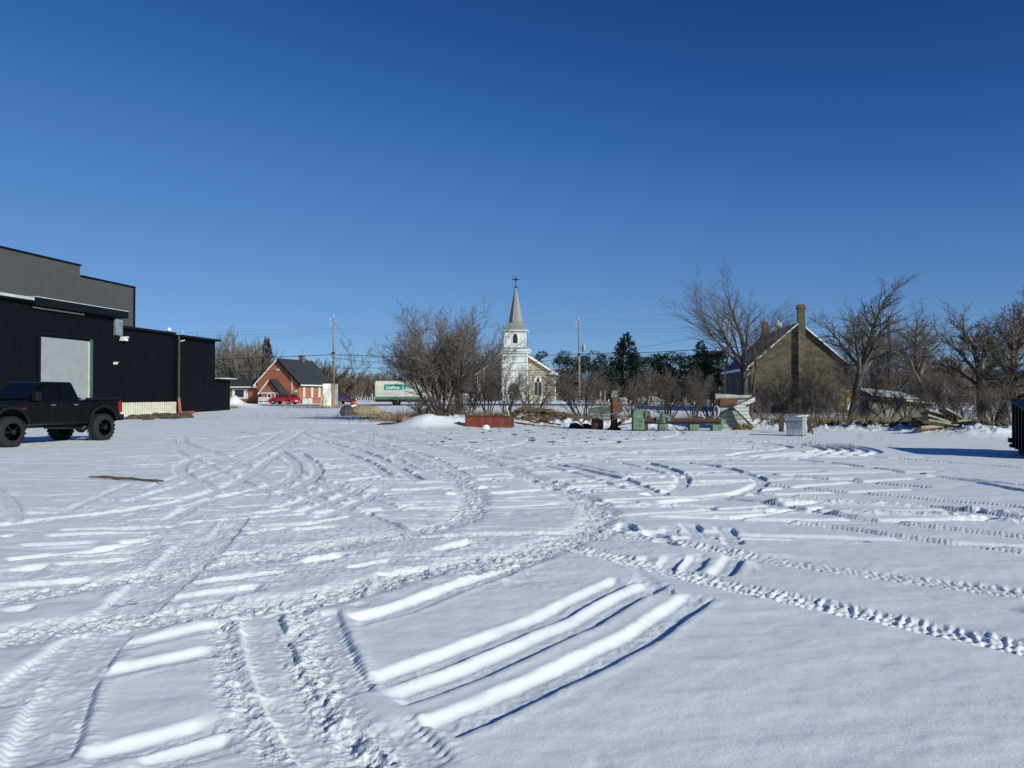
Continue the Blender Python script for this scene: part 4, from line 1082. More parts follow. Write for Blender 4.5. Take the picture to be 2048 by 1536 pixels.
# ------------------------------------------------------------------ stone house on the right
def stone_house():
    D = 70.0; x0 = xat(1598, D)
    h = thing('stone_house', 'old fieldstone schoolhouse with blue metal roof and gable chimney', 'house', (x0, D, .05), R(-6.6))
    w, ze, zp, L = 4.05, 4.2, 7.8, 15.3
    m = MB(); m.prism(gable_poly(w, ze, zp), 0, L, 'y'); m.build('wall', M['stone_dull'], h)
    m = MB(); roof_slab(m, w, ze, zp, -.25, L + .3, .1, .35); m.build('roof', M['blue_roof'], h)
    sl = (zp - ze) / w
    for s in (-1, 1):
        m = MB(); p = [(0, zp - .0), (s * (w + .4), ze - sl * .4 - .0), (s * (w + .4), ze - sl * .4 + .14), (0, zp + .14)]
        m.prism(p, -.36, -.252, 'y'); m.build('rake_board', M['white'], h)
        m = MB(); m.box(min(s * (w + .34), s * (w + .44)), max(s * (w + .34), s * (w + .44)), -.24, L + .2, ze - sl * .38 - .12, ze - sl * .38 + .1)
        m.box(min(s * (w + .005), s * (w + .34)), max(s * (w + .005), s * (w + .34)), -.24, L + .2, ze - sl * .38 - .11, ze - sl * .38 - .07); m.build('eaves', M['white'], h)
    ch = MB(); ch.box(-.12, .48, -.42, -.003, -.3, zp - .25); ch.box(-.10, .46, -.38, .25, zp - .247, zp + 1.25); ch.box(-.17, .53, -.45, .32, zp + 1.253, zp + 1.5); ch.box(-.1, .46, -.37, .24, zp + 1.503, zp + 1.62); ch.build('chimney', M['stone_dull'], h)
    ch = MB(); ch.box(-.3, .3, L - .7, L - .1, zp - .4, zp + 1.45); ch.build('chimney', M['brick_chimney'], h)
    v = MB(); v.lathe([(.16, -.2), (.16, .3), (.34, .36), (.38, .55), (.3, .75), (.12, .85), (.1, 1.0), (.02, 1.12)], 14, (0, 8.3, zp)); v.build('roof_ventilator', M['white'], h, smooth=True)
    for yy in (3.2, 7.6, 12.0):
        f = MB(); o = [(yy - .62, 1.0), (yy + .62, 1.0), (yy + .62, 2.5)] + arc(yy, 2.5, .62, .2, PI - .2, 8) + [(yy - .62, 2.5)]
        f.prism(o, -w - .05, -w - .003, 'x'); f = f.build('window_frame', M['white_soiled_or_shaded'], h)
        g = MB(); o = [(yy - .54, 1.08), (yy + .54, 1.08), (yy + .54, 2.48)] + arc(yy, 2.48, .54, .2, PI - .2, 8) + [(yy - .54, 2.48)]
        g.prism(o, -w - .062, -w - .052, 'x'); g.build('pane', M['glass_blue'], f)
    m = MB()
    for i in range(13):
        q = .5 if i % 2 else .34
        m.box(-w - .04, -w - .006, L - q, L + .03, -.3 + i * .35, .02 + i * .35)
    m.build('quoins', M['cream_sheet'], h)
    return h
stone_house()

# ------------------------------------------------------------------ poles and wires
WIRE_TOPS = {}
def utility_pole(name, label, px, D, pytop, r=.14, lean=0.0, mt='pole_wood', light=False, gear=False):
    x, y, z = gp(px, D)
    H = EYE + (HOR - pytop) / F_PX * D - z
    p = thing(name, label, 'utility pole', (x, y, z), 0, 'utility poles along the highway')
    top = (lean, 0, H)
    m = MB(); m.tube((0, 0, -.4), top, r, r * .68, 12); m.build('pole', M[mt], p, smooth=True)
    m = MB()
    for zf in (.975, .93):
        m.tube((lean * zf - .1, -.02, H * zf), (lean * zf - .38, -.02, H * zf + .08), .02); m.lathe([(.03, 0), (.06, .05), (.03, .15)], 8, (lean * zf - .38, -.02, H * zf + .05))
    m.tube((lean, 0, H - .1), (lean, 0, H + .28), .02); m.lathe([(.03, 0), (.07, .06), (.03, .18)], 8, (lean, 0, H + .15)); m.build('insulator', M['white_soiled_or_shaded'], p)
    m = MB(); m.box(-.2, .2, -.22, -.16, H * .60, H * .60 + .16); m.box(-.16, .16, -.2, -.15, H * .5, H * .5 + .1); m.build('cable_bracket', M['rim'], p)
    if gear:
        kz = lambda py: EYE + (HOR - py) / F_PX * D - z
        m = MB(); m.lathe([(.2, 0), (.25, .06), (.25, .72), (.22, .8), (.08, .84)], 16, (.5, -.1, kz(704))); m.tube((.1, -.05, kz(697)), (.3, -.08, kz(697)), .05); m.tube((.45, -.1, kz(704) + .82), (.45, -.1, kz(704) + 1.05), .03)
        t = m.build('transformer', M['galv'], p, smooth=False)
        m = MB(); m.tube((.62, -.1, kz(704) + .82), (.62, -.1, kz(704) + 1.02), .035); m.build('bushing', M['white_soiled_or_shaded'], t)
        m = MB(); pts = [(-.05, -.1, kz(716)), (-.3, -.2, kz(713.5)), (-.55, -.3, kz(711.5)), (-.75, -.4, kz(713))]; m.path([Vector(q) for q in pts], .035); m.lathe([(.05, 0), (.14, -.08), (.1, -.14)], 10, (-.78, -.4, kz(713))); m.build('street_lamp', M['galv'], p)
    return p
P1 = utility_pole('utility_pole', 'pale bare pole standing beside the white board, left of centre', 667, 88, 636)
P2 = utility_pole('utility_pole', 'weathered pole carrying a grey transformer drum, right of the church', 1159, 92, 641, .14, -.05, 'pole_wood', gear=True)
P3 = utility_pole('utility_pole', 'leaning grey pole standing behind the tall vase-shaped tree', 1448, 86, 640, .14, .55)
P4 = utility_pole('utility_pole', 'dark old pole half hidden among the bare trees, far right', 1780, 62, 632, .17, -.05, 'pole_dark')
m = MB(); m.box(-.2, .2, -.26, -.145, -.3, 2.6)
mm = m.build('timber_sleeve', M['timber'], P1)

def wire(label, pts, r=.012, sag=.6, mt='wire', n=14, cat='wire'):
    """pts: list of (px, py, D) hung in spans"""
    m = MB(); Q = [Vector(pt(*q)) for q in pts]
    for a, b in zip(Q[:-1], Q[1:]):
        s_ = sag * ((b - a).length / 40.0)
        prev = a
        for i in range(1, n + 1):
            t = i / n; q = a.lerp(b, t); q.z -= s_ * 4 * t * (1 - t)
            m.tube(prev, q, r, r, 5, False); prev = q
    o = m.build('overhead_wire', M[mt]); tag(o, label, cat, 'overhead wires strung between the poles'); return o
wire('topmost thin wire running over the steeple between pole tops', [(-700, 668, 92), (667, 657, 88), (1159, 638, 92), (1458, 637, 86), (2700, 600, 74)], .010, .25, 'wire_pale')
wire('second thin wire just below the pole tops', [(-700, 676, 92), (667, 663, 88), (1158, 658, 92), (1457, 652, 86), (2700, 640, 74)], .010, .3, 'wire_pale')
wire('third thin pale wire, lowest of the high set', [(-700, 680, 92), (667, 667, 88), (1158, 663, 92), (1457, 659, 86), (2700, 655, 74)], .009, .35, 'wire_pale')
wire('thick black cable sagging across the brick house roof', [(-700, 716, 92), (667, 709, 88), (1158, 708, 92), (1454, 694, 86), (2700, 676, 74)], .034, .45)
wire('dark cable crossing the church tower at mid height', [(-700, 742, 92), (667, 736, 88), (1158, 716, 92), (1453, 714, 86), (2700, 716, 74)], .024, .5)
wire('lowest dark cable crossing the church wall above its windows', [(667, 716, 88), (880, 738, 90), (1158, 741, 92), (1300, 742, 89)], .024, .2)
wire('service wire rising from transformer to the schoolhouse tree', [(1166, 712, 92), (1260, 699, 92), (1458, 662, 86)], .014, .15)
wire('slanting guy wire from the left pole top down to a bare tree', [(668, 645, 88), (706, 694, 90), (712, 700, 90)], .012, .05)

# ------------------------------------------------------------------ things lying about the yard
def put(px, D, dz=0.0): return (xat(px, D), D, gz(xat(px, D), D) + dz)

# plank on the snow
a = flat(180, 957); b_ = flat(328, 966); rg = random.Random(4)
m = MB(); n = 12; vs = []; fs = []
for i in range(n + 1):
    t = i / n; cx = a[0] + (b_[0] - a[0]) * t; cy = a[1] + (b_[1] - a[1]) * t
    hw = .02 + .008 * math.sin(t * 9) * rg.random() + (.012 if .2 < t < .45 else 0); z = gz(cx, cy) + .012
    hh = .024 + .014 * rg.random() + .012 * (.15 < t < .6)
    vs += [(cx, cy - hw, z), (cx, cy + hw, z), (cx, cy + hw, z + hh), (cx, cy - hw, z + hh)]
for i in range(n):
    for j in range(4): fs.append((i * 4 + j, i * 4 + (j + 1) % 4, (i + 1) * 4 + (j + 1) % 4, (i + 1) * 4 + j))
fs += [(3, 2, 1, 0), tuple(range(4 * n, 4 * n + 4))]
m.add(vs, fs); tag(m.build('plank', M['plank']), 'splintered brown plank lying alone on the open snow', 'plank')

# boulders by the entrance
def boulder(px, D, sx, sy, sz, seed, mt, label, rot=0, dz=0):
    m = MB(); x, y, z = put(px, D); m.rock((0, 0, sz * .55 + dz), sx, sy, sz, seed, 14, 9, .10, rot)
    o = m.build('boulder', M[mt], None, (x, y, z), 0, bevel=0, smooth=False); return tag(o, label, 'boulder', 'boulders at the edge of the lot')
boulder(730, 62, 1.42, .65, .54, 11, 'boulder', 'longest tan boulder tapering to the right, with the drum behind', -.12)
boulder(771, 48.5, .50, .5, .36, 15, 'boulder', 'middle-sized tan boulder between the long and the reddish one', .2)
boulder(806, 44.0, .38, .38, .28, 19, 'boulder_red', 'smallest reddish brown boulder, near the snow mound', .2)
m = MB(); x, y, z = put(693, 61.5); m.rock((0, 0, .34), .52, .5, .48, 23, 10, 7, .15, .3); tag(m.build('boulder', M['granite_dark'], None, (x, y, z)), 'dark rock added as the shaded left end of the long tan boulder', 'boulder', 'boulders at the edge of the lot')  # added dark rock stands for shade on the long boulder's left end
for px, D, w, l in ((733, 50.5, 1.0, 'thin rusty plate lying in the snow before the long boulder'), (828, 46, .8, 'thin rusty plate lying on the flank of the snow mound'), (780, 43.5, 1.3, 'thin rusty plate lying lowest in the snow, left of the mound')):
    x, y, z = put(px, D); m = MB(); m.hexa([(-w / 2, -.35, -.03), (w / 2, -.25, .0), (w / 2 * .8, .3, .02), (-w / 2 * .7, .3, .0), (-w / 2, -.35, .03), (w / 2, -.25, .07), (w / 2 * .8, .3, .12), (-w / 2 * .7, .3, .08)])
    tag(m.build('steel_plate', M['rust_dark'], None, (x, y, z)), l, 'steel plate', 'rusty plates in the snow')
# traffic drum
x, y, z = put(707.5, 68)
t = thing('traffic_drum', 'orange and white traffic drum standing behind the long boulder', 'traffic drum', (x, y, z))
m = MB(); m.lathe([(.30, 0), (.29, .25), (.27, .5), (.25, .62)], 16); m.build('drum', M['orange'], t, smooth=False)
m = MB(); m.lathe([(.281, .50), (.261, .74)], 16); m.build('stripe', M['white'], t)
m = MB(); m.lathe([(.258, .74), (.235, 1.02), (.1, 1.06)], 16); m.build('drum_top', M['orange'], t)

# white V board, saw horse and snow fence by the left pole
x, y, z = put(645, 92)
v = thing('white_board', 'tall white folded hoarding behind the pale pole', 'hoarding', (x, y, z))
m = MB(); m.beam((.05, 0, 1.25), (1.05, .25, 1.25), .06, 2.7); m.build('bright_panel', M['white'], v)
m = MB(); m.beam((1.07, .25, 1.25), (1.75, -.05, 1.25), .06, 2.68); m.build('shade_toned_panel', M['white_soiled_or_shaded'], v)  # shade of this fold is put into the greyer material
x, y, z = put(640, 85)
t = thing('trestle', 'yellow timber trestle of crossed sticks before the white hoarding', 'trestle', (x, y, z))
for p0, p1 in (((0, 0, 0), (.35, 0, 1.75)), ((.75, 0, 0), (.3, .1, 1.7)), ((.15, .05, .15), (1.0, .05, 1.35)), ((.35, 0, 1.72), (.15, .6, 0))):
    m = MB(); m.beam(p0, p1, .09, .09); m.build('stick', M['stick'], t)
x, y, z = put(655, 84.5); m = MB(); m.beam((-.6, 0, .06), (1.4, .1, .06), .4, .1); tag(m.build('board', M['white_soiled_or_shaded'], None, (x, y, z)), 'pale board lying flat at the foot of the pale pole', 'board')
fn = thing('snow_fence', 'row of thin grey pickets along the far side of the road', 'fence', put(690, 118))
m = MB()
for i in range(46):
    X_ = i * .165 * 2; m.box(X_, X_ + .1, -.02, .02, -.2, .95 + .07 * math.sin(i * 2.1), Matrix.Rotation(.03 * math.sin(i * 1.7), 4, 'Y'))
m.build('picket', M['white_soiled_or_shaded'], fn)['kind'] = 'stuff'
m = MB(); m.beam((0, .03, .7), (15, .03, .72), .03, .04); m.beam((0, .03, .3), (15, .03, .3), .03, .04); m.build('rail', M['rim'], fn)

# red steel bin
A = Vector((xat(930, 40.4), 40.4, 0)); B = Vector((xat(1020, 39.4), 39.4, 0)); dd = (B - A); LL = dd.length; ang = math.atan2(dd.y, dd.x)
sb = thing('scrap_bin', 'rusty red open steel bin standing in the snow below the church', 'bin', (A.x, A.y, gz(A.x, A.y) - .05), ang)
m = MB(); m.box(0, LL, 0, .04, 0, .62); m.build('front_panel', M['rust_red'], sb)
m = MB(); m.box(0, .04, .043, .5, 0, .62); m.box(LL - .04, LL, .043, .5, 0, .60); m.box(.043, LL - .043, .46, .5, 0, .56); m.build('side_panel', M['rust_dark'], sb)
m = MB(); m.box(.05, LL - .05, .05, .455, .1, .50); m.build('snow_fill', M['white_soiled_or_shaded'], sb)
m = MB(); m.box(0, LL, -.03, -.003, .56, .623); m.build('top_flange', M['rust'], sb)
m = MB(); m.tube((LL - .12, .35, .3), (LL - .32, .3, 1.0), .035, .03, 7); tag(m.build('stick', M['stick'], None, (A.x, A.y, gz(A.x, A.y)), ang), 'pale stick leaning out of the red bin', 'stick')
x, y, z = put(972, 37.9); m = MB(); m.rock((0, 0, .07), .16, .13, .13, 5); tag(m.build('snow_block', M['white']), 'small lump of snow in front of the red bin', 'snow lump'); bpy.context.view_layer.update(); C.objects[-1].location = (x, y, z)

# brush heap boards between bin and drill
rg = random.Random(12)
for i, l in enumerate(('brown board sloping down right of the red bin', 'weathered board lying across the brush heap', 'short board sticking up from the brush heap', 'dark board half sunk in snow below the brush heap', 'thin board lying farthest right on the brush heap')):
    px = (1040, 1062, 1078, 1050, 1100)[i]; D = 41 - .3 * i; x, y, z = put(px, D)
    an = rg.uniform(-.6, .6); L = rg.uniform(.8, 1.5); m = MB(); m.beam((-L / 2 * math.cos(an), -L / 2 * math.sin(an), .12 + rg.uniform(.1, .35)), (L / 2 * math.cos(an), L / 2 * math.sin(an), .1), .16, .05)
    tag(m.build('board', M['timber' if i % 2 else 'rust'], None, (x, y, z)), l, 'board', 'boards in the brush heap')
# tyres and barrel
for px, D, tilt, l in ((1151, 38.6, .75, 'left old tyre lying half buried in snow'), (1173, 38.3, .6, 'right old tyre leaning against the rusty barrel')):
    x, y, z = put(px, D); m = MB(); Rr = .33
    prof = [(Rr * .48, -.09), (Rr * .9, -.11), (Rr, -.06), (Rr, .06), (Rr * .9, .11), (Rr * .48, .09), (Rr * .42, 0)]
    vs = []; fs = []; n = 20
    for r, h in prof:
        for i in range(n): vs.append((r * math.cos(2 * PI * i / n), r * math.sin(2 * PI * i / n), h))
    for j in range(len(prof)):
        for i in range(n): k2 = (j + 1) % len(prof); fs.append((j * n + i, j * n + (i + 1) % n, k2 * n + (i + 1) % n, k2 * n + i))
    m.add(vs, fs, Matrix.Rotation(tilt, 4, 'X')); o = m.build('old_tyre', M['rubber'], None, (x, y, z - .01), .3, smooth=True); tag(o, l, 'tyre', 'discarded tyres')
x, y, z = put(1194.5, 38.0)
t = thing('barrel', 'rusty brown barrel standing left of the drill column', 'barrel', (x, y, z))
m = MB(); m.lathe([(.26, 0), (.28, .05), (.30, .22), (.28, .40), (.25, .46), (.05, .47)], 18); m.build('shell', M['rust'], t, smooth=False)
m = MB()
for h in (.12, .32): m.lathe([(.292, h - .02), (.306, h), (.292, h + .02)], 18)
m.build('hoop', M['rust_dark'], t)
x, y, z = put(1161, 38.0); m = MB(); m.beam((-.12, 0, .42), (.12, -.05, .15), .05, .06); m.beam((.05, 0, .3), (.2, .05, .42), .05, .06); tag(m.build('red_bracket', M['red_paint'], None, (x, y, z)), 'small red metal bracket above the two old tyres', 'bracket')

# radial drill
x, y, z = put(1228, 37.2)
k = 37.2 / F_PX
d = thing('drill_press', 'rusty radial drill with a long dark arm, left of the lathe', 'machine', (x, y, z))
zz = lambda py: EYE + (HOR - py) * k - z
m = MB(); m.lathe([(.19, zz(826)), (.17, zz(812)), (.15, zz(798)), (.17, zz(795))], 14); m.build('column', M['rust'], d)
m = MB(); m.lathe([(.34, -.02), (.32, .07), (.2, .12), (.16, .3), (.15, zz(828))], 14); m.build('base', M['rust_dark'], d)
m = MB(); m.prism([(-1.18, zz(826)), (-1.18, zz(816)), (-.15, zz(812)), (-.15, zz(828))], -.14, .1, 'y'); m.build('arm', M['machine_dull'], d, bevel=.02)
m = MB(); m.box(-.1, .26, -.24, .14, zz(827), zz(809)); m.tube((.27, -.05, zz(822)), (.36, -.05, zz(818)), .12, .09, 10); m.build('drill_head', M['rust'], d, bevel=.03)
m = MB(); m.box(-.14, .12, -.1, .12, zz(795) + .003, zz(787)); m.box(-.1, .16, -.08, .1, zz(787) + .003, zz(781)); m.tube((.13, 0, zz(794)), (.2, 0, zz(788)), .03); m.build('motor', M['machine_green'], d, bevel=.03)
m = MB(); m.tube((-.62, -.02, zz(826)), (-.56, -.02, zz(836)), .03); m.build('spindle', M['rust_dark'], d)
x, y, z = put(1240, 37.4); m = MB(); m.beam((-.25, 0, .18), (.2, .1, .42), .16, .12); tag(m.build('timber_block', M['plank'], None, (x, y, z)), 'orange-brown timber propped at the foot of the drill', 'timber')
x, y, z = put(1252, 38.6); m = MB(); m.beam((-.5, 0, .12), (.55, .1, .3), .2, .06); tag(m.build('board', M['rust_red'], None, (x, y, z)), 'reddish board with snow on it, between drill and lathe', 'board')

# big lathe
D = 36.0; k = D / F_PX; x, y, z = put(1265, D)
zz = lambda py: EYE + (HOR - py) * k - z
xx = lambda px: (px - 1265) * k
l = thing('lathe', 'long green machine lathe with dark bed standing on four feet', 'machine', (x, y, z))
m = MB(); m.prism([(xx(1266), zz(860)), (xx(1289), zz(860)), (xx(1290), zz(832)), (xx(1291), zz(820)), (xx(1269), zz(819)), (xx(1266), zz(826))], -.02, .5, 'y'); m.build('headstock', M['machine_green'], l, bevel=.03)
m = MB(); m.box(xx(1267), xx(1276), -.04, .52, zz(864), zz(860) - .003); m.box(xx(1281), xx(1292), -.04, .52, zz(864), zz(860) - .003); m.box(xx(1290), xx(1296), 0, .45, zz(860), zz(848)); m.build('headstock_foot', M['oily'], l)
m = MB()
for px, py in ((1271, 836), (1277, 838), (1283, 842), (1273, 850), (1280, 851)): m.lathe([(.025, -.06), (.025, -.02)], 8, (xx(px), 0, zz(py)), 'y')
m.build('lever_knob', M['oily'], l)
m = MB(); m.tube((xx(1291), .1, zz(829)), (xx(1300), .1, zz(829)), .15, .15, 16); m.build('chuck', M['rust'], l)
m = MB(); m.lathe([(.22, -.03), (.22, .03)], 18, (xx(1291.5), .1, zz(829)), 'x'); m.build('face_plate', M['machine_green'], l)
m = MB(); m.box(xx(1290), xx(1322), .02, .42, zz(846), zz(836)); m.box(xx(1340), xx(1443), .02, .42, zz(846), zz(838)); m.box(xx(1288), xx(1443), .06, .38, zz(848), zz(846) - .003); m.build('bed', M['oily'], l)
m = MB(); m.box(xx(1340), xx(1438), -.01, .0, zz(839.5), zz(837)); m.box(xx(1340), xx(1438), .05, .4, zz(838) + .003, zz(836.8)); m.build('slideway', M['rust'], l)
m = MB(); m.tube((xx(1290), -.05, zz(843)), (xx(1440), -.05, zz(843)), .025, .025, 8); m.build('lead_screw', M['rust_dark'], l)
m = MB(); m.box(xx(1312), xx(1330), -.1, .5, zz(846), zz(835)); m.box(xx(1322), xx(1336), -.03, .35, zz(835) + .003, zz(829)); m.beam((xx(1314), -.05, zz(836)), (xx(1327), -.02, zz(826)), .06, .05); m.build('carriage', M['machine_green'], l, bevel=.02)
m = MB(); m.lathe([(.12, -.02), (.12, .02)], 14, (xx(1320), -.12, zz(841)), 'y'); m.tube((xx(1322), -.1, zz(832)), (xx(1325), .1, zz(823)), .03); m.build('hand_wheel', M['rust_dark'], l)
m = MB(); m.box(xx(1333), xx(1341), -.04, .42, zz(843), zz(833)); m.build('steady', M['machine_green'], l, bevel=.02)
m = MB(); m.box(xx(1441), xx(1447), .0, .45, zz(856), zz(838)); m.box(xx(1447) + .002, xx(1453), .05, .35, zz(845), zz(839)); m.build('end_plate', M['machine_green'], l, bevel=.015)
for pa, pb, pt_, pz in ((1318, 1336, 847.5, 860), (1379, 1398, 848.5, 863), (1424, 1444, 849, 865)):
    f = MB(); f.box(xx(pa), xx(pb), -.05, .42, zz(pz) , zz(pt_)); f = f.build('foot', M['machine_green'], l, bevel=.02)
    g = MB(); [g.lathe([(.03, -.065), (.03, -.045)], 8, (xx(pa + (pb - pa) * q), -.005, zz(pz - 3)), 'y') for q in (.3, .65)]; g.build('bolt', M['oily'], f)
m = MB(); pts = [Vector((xx(1344) + .02 * 0 + (xx(1378) - xx(1344)) * t, -.1, zz(847) - .2 * 4 * t * (1 - t) * 1.6)) for t in [i / 10 for i in range(11)]]; m.path(pts, .02); m.build('hose', M['rubber'], l)
x, y, z = put(1433, 37.2)
t = MB(); n = 18; vs = []; fs = []
prof = [(.21, -.04), (.27, -.03), (.27, .03), (.21, .04)]
for r, h in prof:
    for i in range(n): vs.append((h, r * .5 * math.cos(2 * PI * i / n), r * math.sin(2 * PI * i / n)))
for j in range(4):
    for i in range(n): fs.append((j * n + i, j * n + (i + 1) % n, ((j + 1) % 4) * n + (i + 1) % n, ((j + 1) % 4) * n + i))
t.add(vs, fs, Matrix.Rotation(.9, 4, 'Z')); tag(t.build('steel_ring', M['pale_trim'], None, (x, y, z + .85)), 'pale steel ring hanging at the right end of the lathe', 'ring')

# snow plough blades / sheet-metal panel
D = 38.0; k = D / F_PX; x, y, z = put(1438, D)
zz = lambda py: EYE + (HOR - py) * k - z
xx = lambda px: (px - 1438) * k
s = thing('sheet_metal_stack', 'pale corrugated panel with a folded white plough wing and rusty plate', 'scrap metal', (x, y, z))
m = MB(); m.box(0, xx(1507), .30, .36, zz(856), zz(790)); m.build('back_panel', M['sheet_pale'], s)
m = MB(); m.box(-.05, .06, .2, .36, zz(858), zz(786)); m.box(xx(1505), xx(1509), .22, .30, zz(852), zz(793)); m.build('post', M['rust'], s)
m = MB(); m.hexa([(xx(1441), .12, zz(811)), (xx(1474), .12, zz(811)), (xx(1474), .2, zz(811)), (xx(1441), .2, zz(811)), (xx(1440), .12, zz(797)), (xx(1478), .12, zz(797)), (xx(1478), .2, zz(797)), (xx(1440), .2, zz(797))]); m.build('rusty_plate', M['rust'], s)
m = MB(); m.hexa([(-.1, .18, zz(798)), (xx(1507), .18, zz(796)), (xx(1507), .38, zz(796)), (-.1, .38, zz(798)), (-.12, .18, zz(787)), (xx(1470), .18, zz(789)), (xx(1470), .38, zz(789)), (-.12, .38, zz(787))]); m.build('top_flange', M['sheet_pale'], s)
m = MB(); m.prism([(xx(1462), zz(813.5)), (xx(1507), zz(793)), (xx(1507), zz(803)), (xx(1487), zz(811)), (xx(1494), zz(826)), (xx(1511), zz(860)), (xx(1507), zz(861))], -.22, -.16, 'y')
w_ = m.build('plough_wing', M['sheet_white'], s)
m = MB(); m.beam((xx(1461), -.24, zz(813)), (xx(1511), -.24, zz(861)), .06, .08, (0, 1, 0)); m.beam((xx(1461), -.24, zz(814)), (xx(1507), -.24, zz(792.5)), .05, .05, (0, 1, 0)); m.build('wing_edge', M['rust_dark'], s)
m = MB(); m.beam((xx(1440), .1, zz(833)), (xx(1466), -.1, zz(814)), .1, .16, (0, 1, 0)); m.build('brace', M['machine_dull'], s)
m = MB(); m.prism([(xx(1494), zz(805)), (xx(1507), zz(801)), (xx(1507), zz(808)), (xx(1496), zz(809))], .1, .16, 'y'); m.build('rust_tab', M['rust_dark'], s)
rg = random.Random(6)
m = MB()
for i in range(70):
    px = rg.uniform(1466, 1504); D_ = rg.uniform(36.8, 37.8); X_, Y_, Z_ = put(px, D_); hh = rg.uniform(0, .28) * (1 - abs(px - 1487) / 22)
    m.rock((X_, Y_, Z_ + max(hh, 0)), rg.uniform(.04, .12), rg.uniform(.04, .1), rg.uniform(.02, .07), i, 6, 4, .3)
tag(m.build('litter_heap', M['litter']), 'dark heap of trash and yellow scraps below the plough wing', 'trash', kind='stuff')

# galvanised crate
x, y, z = put(1591.5, 31.6)
g = thing('metal_crate', 'square galvanised metal crate standing alone on the snow', 'crate', (x, y, z - .01), R(-33))
m = MB(); m.box(-.31, .31, -.27, .31, .05, .60); m.build('crate_wall', M['galv_side'], g)
m = MB(); m.box(-.29, .29, -.285, -.273, .32, .58); m.build('front_panel', M['galv'], g)
m = MB(); m.box(-.35, .35, -.33, .35, .603, .74); m.build('lid_rim', M['galv_side'], g)
m = MB(); m.box(-.33, .33, -.31, .33, .743, .755); m.build('lid', M['galv'], g)
m = MB(); [m.box(a_, a_ + .09, b2, b2 + .09, 0, .047) for a_ in (-.31, .22) for b2 in (-.27, .22)]; m.build('skid', M['rust_dark'], g)
x, y, z = put(1601, 33.5); m = MB(); m.beam((-.25, 0, .86), (.27, 0, .9), .3, .06); m.beam((-.2, 0, .3), (-.2, 0, .84), .06, .06); m.beam((.2, 0, .3), (.2, 0, .84), .06, .06); tag(m.build('small_table', M['cream_sheet'], None, (x, y, z - .15)), 'pale board on two legs behind the galvanised crate', 'board')
for px, D, w, h, lean, l in ((1562, 35.2, .2, .72, .03, 'rusty steel post standing left of the galvanised crate'), (1618, 34.2, .12, .7, -.02, 'rusty steel post standing right of the galvanised crate'), (1626, 33.0, .05, .48, -.12, 'thin dark stake leaning right of the galvanised crate')):
    x, y, z = put(px, D); m = MB(); m.beam((0, 0, -.1), (lean, 0, h), w, .06); tag(m.build('steel_post', M['rust_dark'], None, (x, y, z)), l, 'post', 'rusty posts around the crate')

# old shed with snow on its roof, yellow machine, slabs, pallet
x, y, z = put(1738, 52)
sh = thing('shed', 'low dark collapsed shed with snow patches on its sagging roof', 'shed', (x, y, z), R(-4))
m = MB(); m.box(0, 3.9, 0, 2.6, -.3, 1.35); m.build('wall', M['timber_grey'], sh)
m = MB(); m.hexa([(-.1, -.35, 1.38), (4.1, -.35, 1.0), (4.1, 2.8, 1.5), (-.1, 2.8, 1.95), (-.1, -.35, 1.48), (4.1, -.35, 1.1), (4.1, 2.8, 1.6), (-.1, 2.8, 2.05)]); m.build('roof', M['rust_dark'], sh)
m = MB(); m.hexa([(.1, -.1, 1.525), (3.3, -.05, 1.24), (3.2, 2.7, 1.685), (.1, 2.7, 2.035), (.1, -.1, 1.60), (3.3, -.05, 1.31), (3.2, 2.7, 1.755), (.1, 2.7, 2.105)]); m.build('roof_snow', M['white_soiled_or_shaded'], sh, bevel=.03)
m = MB(); m.beam((2.2, -.37, 1.22), (3.9, -.37, 1.04), .04, .12); m.build('fascia', M['stick'], sh)
m = MB()
for i in range(9): m.box(2.3, 4.0, -.06 - .01 * (i % 2), -.02, .1 + i * .13, .2 + i * .13)
m.build('lap_boards', M['timber_grey'], sh)
x, y, z = put(1690, 74)
ye = thing('yellow_loader', 'yellow machine cab showing between the stone house and a trunk', 'machine', (x, y, z))
m = MB(); m.prism([(0, .9), (1.5, .9), (1.5, 1.5), (.9, 1.6), (.75, 2.0), (0, 2.0)], 0, 1.6, 'y'); m.build('hood', M['yellow'], ye, bevel=.05)
m = MB(); m.box(-.9, .0 - .003, .1, 1.5, .9, 2.35); m.build('cab', M['yellow'], ye, bevel=.05)
m = MB(); m.box(-.8, -.1, .085, .097, 1.55, 2.2); m.build('side_window', M['glass_blue'], ye)
m = MB(); m.box(.1, .45, -.1, -.003, .2, .85); m.build('step', M['white_soiled_or_shaded'], ye)
for cx in (-.3, 1.1): wheel(ye, (cx, .2, .5), .5, .4, -1, 'rubber', 'rim', 6, 16)
SL = [(1904, 34.0, 1.75, .95, .09, .15, -.45, 'slab', 'large grey concrete slab tilted against the wood heap'), (1872, 33.2, 1.3, .5, .1, .05, -.28, 'slab', 'tan concrete slab lying lengthwise in front of the large one'), (1885, 32.6, 1.7, .35, .09, -.02, -.16, 'slab', 'long narrow slab lying nearest the snow, mossy yellow'),
      (1866, 33.8, .9, .5, .12, .3, -.2, 'slab', 'short slab on top of the pile at its upper end'), (1858, 32.7, 1.1, .4, .12, -.08, .05, 'timber', 'brown broken beam under the left end of the slabs'), (1922, 32.6, .7, .4, .09, -.1, .05, 'slab', 'small slab half buried at the right foot of the pile')]
